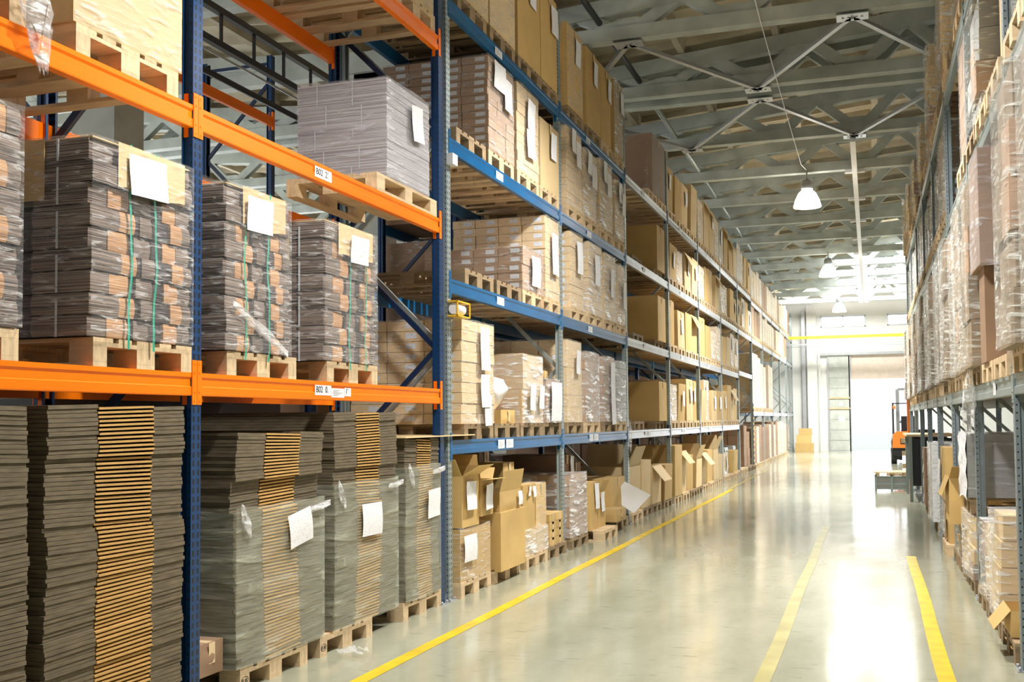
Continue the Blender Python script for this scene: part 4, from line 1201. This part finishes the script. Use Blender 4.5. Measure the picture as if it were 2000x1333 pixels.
b = MB(); PC = [(-3.55, .675), (-3.18, .47), (-3.44, .19), (-3.78, .42)]
b.grid(lambda u, v: (PC[0][0]*(1-u)*(1-v)+PC[1][0]*u*(1-v)+PC[2][0]*u*v+PC[3][0]*(1-u)*v, 15.8+.03*math.sin(u*3)*math.sin(v*3)+.1*u, PC[0][1]*(1-u)*(1-v)+PC[1][1]*u*(1-v)+PC[2][1]*u*v+PC[3][1]*(1-u)*v), 6, 6)
tag(b.build('paper_sheet', K['white']), 'tilted white sheet hanging out over the aisle by the third upright', 'paper sheet')
big_carton(-1, XL+.16, 14.75, 15.35, .16, .33, .4, 'small tan box poking into the aisle before the large dim carton')
big_carton(-1, XL-.45, 14.5, 15.1, .002, 1.0, .6, 'brown carton behind the large dim one', mk='brown')
# ---- floors of the other bays
for i in range(2, 7):
    for j in range(4):
        a = YB[i]+.09+.89*j; c = a+.8; nm = bn(i)
        pallet(-1, XL+RND.uniform(0, .08), a, 0, ncode(nm, 0, j+1, 'floor pallet'), RND.random() < .4, i < 4, group='floor pallets in the left rack')
        if i == 6:
            carton_stack(-1, XL-.1, a, c, PH, RND.uniform(1.0, 1.6), 1.0, 2, 2, 4, ncode(nm, 0, j+1, 'brown boxes'), 'brown box piles', 'brown', film=False, lab='n') if j > 1 else None
            continue
        h = (.72, .78, .66, .64)[j] if i == 2 else RND.uniform(.5, 1.0)
        fl = [(None, -.9, None, None), None, (None, 1.2, 1.5, None), None][(i+j) % 4]
        if i == 5 and j in (1, 3):
            r = empty('metal_cabinet', (XL-.1, (a+c)/2, PH), ncode(nm, 0, j+1, 'grey metal cabinet'), 'cabinet', 'metal cabinets')
            b = MB(); b.box(-.7, 0, -.34, .34, 0, .7); b.build('cabinet_body', K['steel'], r)
            for q in range(3):
                b = MB(); b.box(0, .012, -.31, .31, .04+.22*q, .23+.22*q); d_ = b.build('drawer_front', K['galv'], r)
                b = MB(); b.box(.012, .03, -.08, .08, .15+.22*q, .165+.22*q); b.build('handle', K['black'], d_)
            continue
        big_carton(-1, XL+RND.uniform(-.03, .06), a, c-.05*(j % 2), PH, PH+h, .9, ncode(nm, 0, j+1, 'tall %s carton' % ('open' if fl else 'tan')), 'floor cartons in the left rack', flaps=fl, bulge=RND.uniform(.01, .03), mk=RND.choice(('kraft', 'kraft', 'kraft_pale')), lean=RND.uniform(0, .03),
                   film='film_heavy' if RND.random() < .25 else None, paper_at=[(a+.3, PH+h-.1, .2, .28)] if RND.random() < .3 else None)

# boxes by the end wall
for q, (x0, w, z0, h) in enumerate(((-3.45, .82, 0, .42), (-3.40, .66, .42, .38), (-3.28, .58, .80, .32))):
    r = big_carton(1, x0, 52.0, 52.6, z0, z0+h, w, 'tan box of the small pile by the end wall, %s' % ('bottom', 'middle', 'top')[q], 'boxes by the end wall', bulge=.003, name='box')

# ================================================================== RIGHT RACK LOADS
def wrapped(X, a, c, z0, z1, label, seed, mk='dull', film='film_right', depth=1.1, group='wrapped loads in the right rack', amp=.016, parts=4):
    r = empty('wrapped_load', (X, (a+c)/2, z0), label, 'wrapped load', group)
    rr = random.Random(seed); H = z1-z0; hy = (c-a)/2; z = 0
    for k in range(parts):
        h = H/parts; o = rr.uniform(0, .04)
        for m_ in range(2):
            ya = -hy+m_*hy; b = MB(); b.box(o, depth, ya+.004, ya+hy-.004, z, z+h-.006)
            b.build('carton', K[mk if rr.random() < .8 else 'case'], r)
        z += h
    film_shell(r, -.005, depth, -hy+.01, hy-.01, .002, H, film, amp, seed=seed, res=.075)
    return r
s_ = 0
slots = [(.08, .88), (.94, 1.74), (1.80, 2.60)]
for i in range(8):
    for lv in (1, 2, 3):
        z = Z_RT[lv]
        for j, (da, dc) in enumerate(slots):
            s_ += 1; a = YR[i]+.03+da; c = YR[i]+.03+dc
            if lv == 3 and i in (4, 5) and j == 0: continue
            if lv == 2 and i == 2 and j > 0: continue
            lbl = lambda w: ncode(rn(i), lv, j+1, w)
            pallet(1, XR-.02, a, z, lbl('wooden pallet'), (i+j) % 3 == 0, i < 4, group='pallets in the right rack')
            if lv == 1:
                top = 3.62 if i > 0 else 3.66
                if i == 1 and j == 0:
                    wrapped(XR+.08, a, c-.02, z+PH, 3.3, lbl('pale wrapped load with hanging film'), s_)
                elif i == 1 and j == 1:
                    t = empty('wrapped_cabinet', (XR-.08, (a+c)/2, z+PH), lbl('tall chocolate brown object in shiny wrap'), 'wrapped cabinet')
                    b = MB(); b.box(.0, .6, -.36, .36, .72, 1.58); b.build('upper_part', K['brown'], t)
                    b = MB(); b.box(.04, .5, -.2, .2, 0, .72); b.build('lower_part', K['brown'], t)
                    film_shell(t, 0, .6, -.36, .36, .7, 1.58, 'film_grey', .01); 
                else:
                    wrapped(XR-.10+.02*(s_ % 3), a+.02, c-.02, z+PH, top-RND.uniform(0, .16), lbl(('milky', 'glossy', 'silvery', 'creased')[s_ % 4]+' film-wrapped load'), s_, parts=4+s_ % 2)
            elif lv == 2:
                if i in (1,) and j == 2:
                    wrapped(XR, a, c, z+PH, 5.05, lbl('glossy wrapped load with bluish film'), s_, mk='greybox')
                elif i == 1:
                    big_carton(1, XR+.18, a+.03, c-.05, z+PH, 5.12, .95, lbl(('', 'pale tall carton', 'tan carton')[j-0] if j else 'tan carton'), mk='kraft_pale', film='film' if j == 0 else None)
                elif i == 2 and j == 0:
                    carton_stack(1, XR+.02, a, c, z+PH, 5.15, 1.1, 3, 2, 9, lbl('dark brown carton pile with labels'), 'carton piles', 'brown')
                else:
                    wrapped(XR+.04, a+.02, c-.02, z+PH, 5.12-RND.uniform(0, .3), lbl(('milky', 'glossy', 'silvery')[s_ % 3]+' film-wrapped load'), s_)
            else:
                wrapped(XR+.04-(.1 if s_ % 3 == 0 else 0), a+.02, c-.02, z+PH, 6.72-RND.uniform(0, .5), lbl(('milky', 'glossy', 'brown')[s_ % 3]+' wrapped load'), s_, mk='case' if s_ % 3 == 2 else 'kraft_pale')
t = film_tail(None, (XR-.05, 10.0, 2.0), (XR-.06, 10.25, 1.45), .12, n=14); tag(t, 'large twisted film tail hanging below the lowest shelf of the right rack', 'plastic film')
# floor level
def RF(y, what, old=True, X=XR-.02): return pallet(1, X, y, 0, what, old, True, group='floor pallets in the right rack')
RF(7.6, 'dark floor pallet behind the right edge post'); RF(8.5, 'floor pallet under the taller wrapped load of the right rack'); RF(9.35, 'floor pallet under the shorter wrapped load of the right rack')
wrapped(XR-.02, 8.42, 9.0, PH, .90, 'taller clear-wrapped floor load beside the right edge post', 201, mk='kraft_pale', film='film_heavy', depth=.85)
wrapped(XR+.0, 9.2, 9.95, PH, .74, 'shorter bulging clear-wrapped floor load before the second right post', 202, mk='kraft_pale', film='film_heavy', amp=.05, parts=2, depth=.85)
big_carton(1, XR-.02, 7.78, 8.2, .146, .32, .4, 'crushed tan box with open flap at the foot of the right edge post', flaps=(None, None, None, -.9))
for q in range(2):
    pallet(1, XR+.94, 8.0, .0+.6*q, 'pallet between dark flat loads at the back of the right rack, %s' % ('lowest', 'middle', 'top')[q], True, group='back pallets')
    big_carton(1, XR+.95, 7.7, 10.1, .146+.6*q, .596+.6*q, 1.0, 'dark brown flat load at the back of the right rack, %s' % ('lowest', 'middle', 'top')[q], mk='brown', name='flat_load')
RF(10.4, 'floor pallet under the white-wrapped cartons, near one'); RF(11.3, 'floor pallet under the white-wrapped cartons, far one')
wrapped(XR-.03, 10.4, 11.5, PH, .70, 'white-wrapped floor load under the sheeted pallet', 203, mk='kraft_pale', film='film_heavy', amp=.03, depth=.85)
pallet(1, XR-.03, 10.5, .73, 'raised pallet under the white sheeted block', True, True, group='floor pallets in the right rack')
t = empty('sheeted_block', (XR-.05, 10.9, .876), 'white sheeted block with bluish side standing on a second pallet', 'sheeted block')
b = MB(); b.box(0, .42, -.42, .42, 0, .58); b.build('carton', K['greybox'], t)
b = MB(); b.grid(lambda u, v: (-.012-.006*math.sin(v*18+u*3), -.43+.86*u, .60*v-.03+.03*math.sin(u*4)), 10, 14); b.build('white_sheet', K['white'], t)
film_shell(t, 0, .42, -.42, .42, 0, .58, 'film_grey', .02)
big_carton(1, XR-.12, 11.9, 12.5, .5, .98, .5, 'tan open box with torn flap beside the white sheeted block', flaps=(.6, None, None, -1.2))
RF(12.2, 'floor pallet under the tan box with torn flap')
wrapped(XR, 12.1, 12.8, PH, .5, 'low wrapped load under the tan open box', 204, mk='kraft')
RF(13.2, 'pale floor pallet under the two-tier cartons', False, XR-.08); RF(14.2, 'floor pallet before the fourth right bay upright')
big_carton(1, XR-.04, 13.3, 14.2, PH, .62, .9, 'lower tan carton of the two-tier pair on the right', paper_at=[(13.5, .6, .2, .4), (13.8, .6, .16, .4)])
big_carton(1, XR-.07, 13.3, 14.15, .63, 1.25, .8, 'upper creased tan carton of the two-tier pair on the right', paper_at=[(13.8, 1.1, .26, .3)])
wrapped(XR-.04, 14.4, 15.3, PH, .7, 'grey wrapped floor load beyond the two-tier cartons', 205, mk='greybox', depth=.6)
t = wrapped(XR-.08, 16.0, 17.0, PH, 1.24, 'tall white and grey wrapped slab in the fifth right bay', 206, mk='white', amp=.01, parts=1, depth=.4); RF(16.1, 'floor pallet under the tall white slab')
for q in range(4):
    big_carton(1, XR-.05, 18.8, 19.6, PH+.24*q, PH+.24*(q+1)-.005, .7, 'brown box in the stack of four on the right, %s from the floor' % ORD[q+1], 'brown boxes on the right floor', mk='brown', bulge=.004, name='carton', paper_at=[(19.0, PH+.24*q+.2, .1, .14)])
RF(18.8, 'floor pallet under the stack of four brown boxes')
r = empty('work_table', (.62, 21.6, 0), 'low work table with wooden top beside the last right bays', 'table')
b = MB(); b.box(0, .9, 0, 2.4, 1.24, 1.28); b.build('table_top', K['wood'], r)
for (x, y) in ((.04, .05), (.8, .05), (.04, 2.3), (.8, 2.3)):
    b = MB(); b.box(x, x+.06, y, y+.06, 0, 1.24); b.build('leg', K['rgrey'], r)
b = MB(); b.box(.1, .8, .1, 2.3, .3, 1.2); b.build('cabinet', K['black'], r)
# steel crate with wooden lid
r = empty('steel_crate', (.0, 24.6, 0), 'green-grey steel crate with a wooden lid jutting into the aisle', 'crate')
cw = .72
b = MB(); b.box(.06, cw, .02, .78, .06, .30); b.build('crate_box', K['steel'], r)
b = MB()
for x in (.03, .36, cw-.04): b.box(x, x+.05, -.01, .03, 0, .36)
b.box(.03, cw, -.005, .02, .15, .18); b.box(.03, cw, -.005, .02, .29, .32); b.box(.03, cw, -.005, .02, .04, .07); b.build('crate_frame', K['rgrey'], r)
b = MB(); b.box(0, cw+.05, -.03, .85, .40, .42)
for x in (.05, .36, cw-.1): b.box(x, x+.09, -.01, .8, .34, .40)
b.build('wooden_lid', K['wood'], r)
# beams stacked: small wooden blocks behind the crate
r = empty('reach_truck_pallet', (.35, 29.5, 0), 'pallet with stub posts on the floor before the forklift', 'pallet')
b = MB(); b.box(0, .9, 0, 1.2, .12, .15)
for x in (0, .35, .78):
    for y in (0, .5, 1.05): b.box(x, x+.12, y, y+.14, 0, .12)
b.build('deck', K['wood'], r)

# ================================================================== FORKLIFT
r = empty('forklift', (1.22, 39.2, 0), 'orange and black forklift parked at the far end of the right rack', 'forklift')
b = MB(); b.prism([(-.55, .28), (.55, .28), (.58, .75), (.5, 1.05), (-.5, 1.05), (-.58, .75)][::-1], .0, 1.6)
b.build('counterweight', K['black'], r)
b = MB(); b.prism([(-.56, .55), (.56, .55), (.54, 1.0), (.42, 1.12), (-.42, 1.12), (-.54, 1.0)][::-1], -.06, .35); b.build('rear_cowl', K['forkorange'], r)
b = MB(); b.box(-.3, .3, -.07, -.055, .68, .88); b.build('radiator_grille', K['ink'], r)
for x in (-.5, .5):
    for y in (.3, 1.5):
        b = MB(); b.tube([(x-.09, y, .26), (x+.09, y, .26)], .26, 20); w = b.build('wheel', K['tyre'], r)
        b = MB(); b.tube([(x-.095, y, .26), (x+.095, y, .26)], .12, 12); b.build('hub', K['steel'], w)
b = MB()
for x in (-.5, .5):
    b.bar((x, .25, 1.0), (x, .45, 2.1), .05, .05); b.bar((x, 1.5, 1.0), (x, 1.3, 2.1), .05, .05); b.bar((x, .45, 2.1), (x, 1.3, 2.1), .05, .05)
for k in range(6): b.bar((-.5, .45+k*.17, 2.1), (.5, .45+k*.17, 2.1), .03, .03)
b.build('overhead_guard', K['ink'], r)
b = MB(); b.box(-.24, .24, .55, .62, 1.08, 1.65); b.box(-.24, .24, .6, 1.05, 1.02, 1.16); b.build('seat', K['black'], r)
b = MB(); b.tube([(-.0, 1.25, 1.1), (0, 1.15, 1.4)], .02, 8); b.tube([(.17*math.cos(a*PI/8), 1.13+.05*math.sin(a*PI/8), 1.42+.15*math.sin(a*PI/8)) for a in range(17)], .015, 6); b.build('steering_wheel', K['ink'], r)
b = MB()
for x in (-.32, .32): b.box(x-.06, x+.06, 1.68, 1.82, .08, 2.62)
for z_ in (.4, 1.4, 2.58): b.box(-.32, .32, 1.7, 1.78, z_, z_+.09)
b.build('mast', K['steel'], r)
b = MB()
for x in (-.25, .25): b.box(x-.05, x+.05, 1.85, 2.9, .06, .10); b.box(x-.05, x+.05, 1.83, 1.88, .06, .7)
b.build('forks', K['ink'], r)
for x in (-.47, .47):
    b = MB(); b.tube([(x, .33, 1.9), (x, .33, 2.02)], .05, 10); b.build('signal_lamp', K['forkorange'], r)
b = MB(); b.tube([(.1, .8, 2.12), (.1, .8, 2.22)], .06, 12); b.build('beacon', K['red'], r)
# orange mast of a second machine, beside it
r = empty('stacker_truck', (.98, 33.0, 0), 'narrow orange-red stacker with red cap, nearer than the forklift', 'stacker')
b = MB(); b.box(0, .10, 0, .16, .1, 2.15); b.build('mast', K['forkorange'], r)
b = MB(); b.box(-.06, .26, -.02, .2, 2.15, 2.36); b.build('cap', K['red'], r)
b = MB(); b.box(.12, .75, .05, .9, .2, 1.25); b.build('body', K['black'], r)
b = MB(); b.tube([(.12, .2, .2), (.3, .2, .2)], .19, 16); b.build('wheel', K['tyre'], r)
b = MB(); b.box(-.16, .0, 0, .12, .12, .26); b.box(-.16, .0, 0, .12, .5, .62); b.box(-.18, .0, 0, .12, .86, 1.0); b.build('wooden_stub', K['wood'], r)

# scanner holder and small box on the paired posts
r = empty('document_holder', (XL+.03, 8.83, 2.55), 'yellow wire holder with a white roll on the paired end posts', 'holder')
b = MB()
for z_ in (0, .13): b.box(-.02, .08, 0, .32, z_, z_+.012)
for y_ in (0, .31): b.box(.07, .08, y_, y_+.012, 0, .14)
b.build('frame', K['yellow'], r)
b = MB(); b.tube([(.03, .03, .07), (.03, .22, .07)], .05, 14); b.build('roll', K['white'], r)
b = MB(); b.box(XL, XL+.06, 8.86, 8.98, 3.94, 4.04); tag(b.build('junction_box', K['white']), 'small white box fixed to the galvanised end post above the yellow holder', 'box')

# ================================================================== LIGHT AND CAMERA
def area(name, loc, rot, sx, sy, e, col=(1, 1, 1)):
    ld = bpy.data.lights.new(name, 'AREA'); ld.shape = 'RECTANGLE'; ld.size = sx; ld.size_y = sy; ld.energy = e; ld.color = col
    o = bpy.data.objects.new(name, ld); COL.objects.link(o); o.location = loc; o.rotation_euler = rot; return o
# daylight through the open gate, the right windows; back and left window lights are added fill
area('gate_daylight', ((DX0+DX1)/2, WY1+.35, DZ/2), (-PI/2, 0, 0), DX1-DX0, DZ, 170, (.93, .97, 1))
area('back_fill', (-4.4, WY0+.15, 5.3), (PI/2, 0, 0), 22, 2.1, 30, (.95, .97, 1))  # added fill from behind the camera
area('right_window_daylight', (WX1-.1, 30, 2.5), (0, PI/2, 0), 1.8, 40, 500, (1, 1, 1))
b = MB(); b.box(WX0+.01, WX0+.03, -4, 50, 3.6, 6.0); struct('window_11', b, K['glassd'])  # window band added to go with the left fill light
area('left_fill', (WX0+.08, 18, 4.8), (0, -PI/2, 0), 2.2, 44, 2600, (.97, .98, 1))  # added fill that brightens the left hall and its roof
for i_, (xa, xc, ya, yc) in enumerate(((.3, 2.0, 35.9, 38.3), (.3, 2.0, 38.9, 41.3), (.3, 2.0, 41.9, 44.3), (-1.8, .0, 44.9, 47.3), (.3, 2.0, 44.9, 47.3), (-1.8, .0, 47.9, 50.2), (.3, 2.0, 47.9, 50.2))):
    b = MB(); za, zc = zt(xa)+.23, zt(xc)+.23; b.quad((xa, ya, za), (xa, yc, za), (xc, yc, zc), (xc, ya, zc)); struct('window_%d' % (20+i_), b, K['skyl'])
area('skylight_daylight', (.4, 43, 7.55), (0, 0, 0), 3.2, 12, 900, (.97, .98, 1))
area('end_wall_wash', (-2.0, 48.6, 7.3), (PI*.25, 0, 0), 5, .5, 450, (1, .98, .95))  # added light washing the end wall, no fixture there
w = bpy.data.worlds.new('world'); S.world = w; w.use_nodes = True
bg = w.node_tree.nodes['Background']; bg.inputs[0].default_value = (.93, .96, 1, 1); bg.inputs[1].default_value = 2.0

f, cy, yaw, pit, roll = 2075.7, 726.9, .3256, .0458, -.0084
Fv = Vector((-math.sin(yaw)*math.cos(pit), math.cos(yaw)*math.cos(pit), math.sin(pit)))
Rv = Vector((math.cos(yaw), math.sin(yaw), 0)); Uv = Rv.cross(Fv)
R2 = Rv*math.cos(roll)+Uv*math.sin(roll); U2 = -Rv*math.sin(roll)+Uv*math.cos(roll)
cd = bpy.data.cameras.new('camera'); cam = bpy.data.objects.new('camera', cd); COL.objects.link(cam)
M = Matrix((R2, U2, -Fv)).transposed().to_4x4(); M.translation = (0, 0, 1.608); cam.matrix_world = M
cd.sensor_width = 36; cd.lens = 36*f/2000; cd.shift_y = (cy-666.5)/2000; cd.clip_end = 300
S.camera = cam
S.view_settings.view_transform = 'Standard'; S.view_settings.look = 'None'
S.view_settings.gamma = 1; S.view_settings.use_curve_mapping = False
S.view_settings.exposure = -0.05
S.cycles.max_bounces = 6; S.cycles.transparent_max_bounces = 16; S.cycles.sample_clamp_indirect = 6
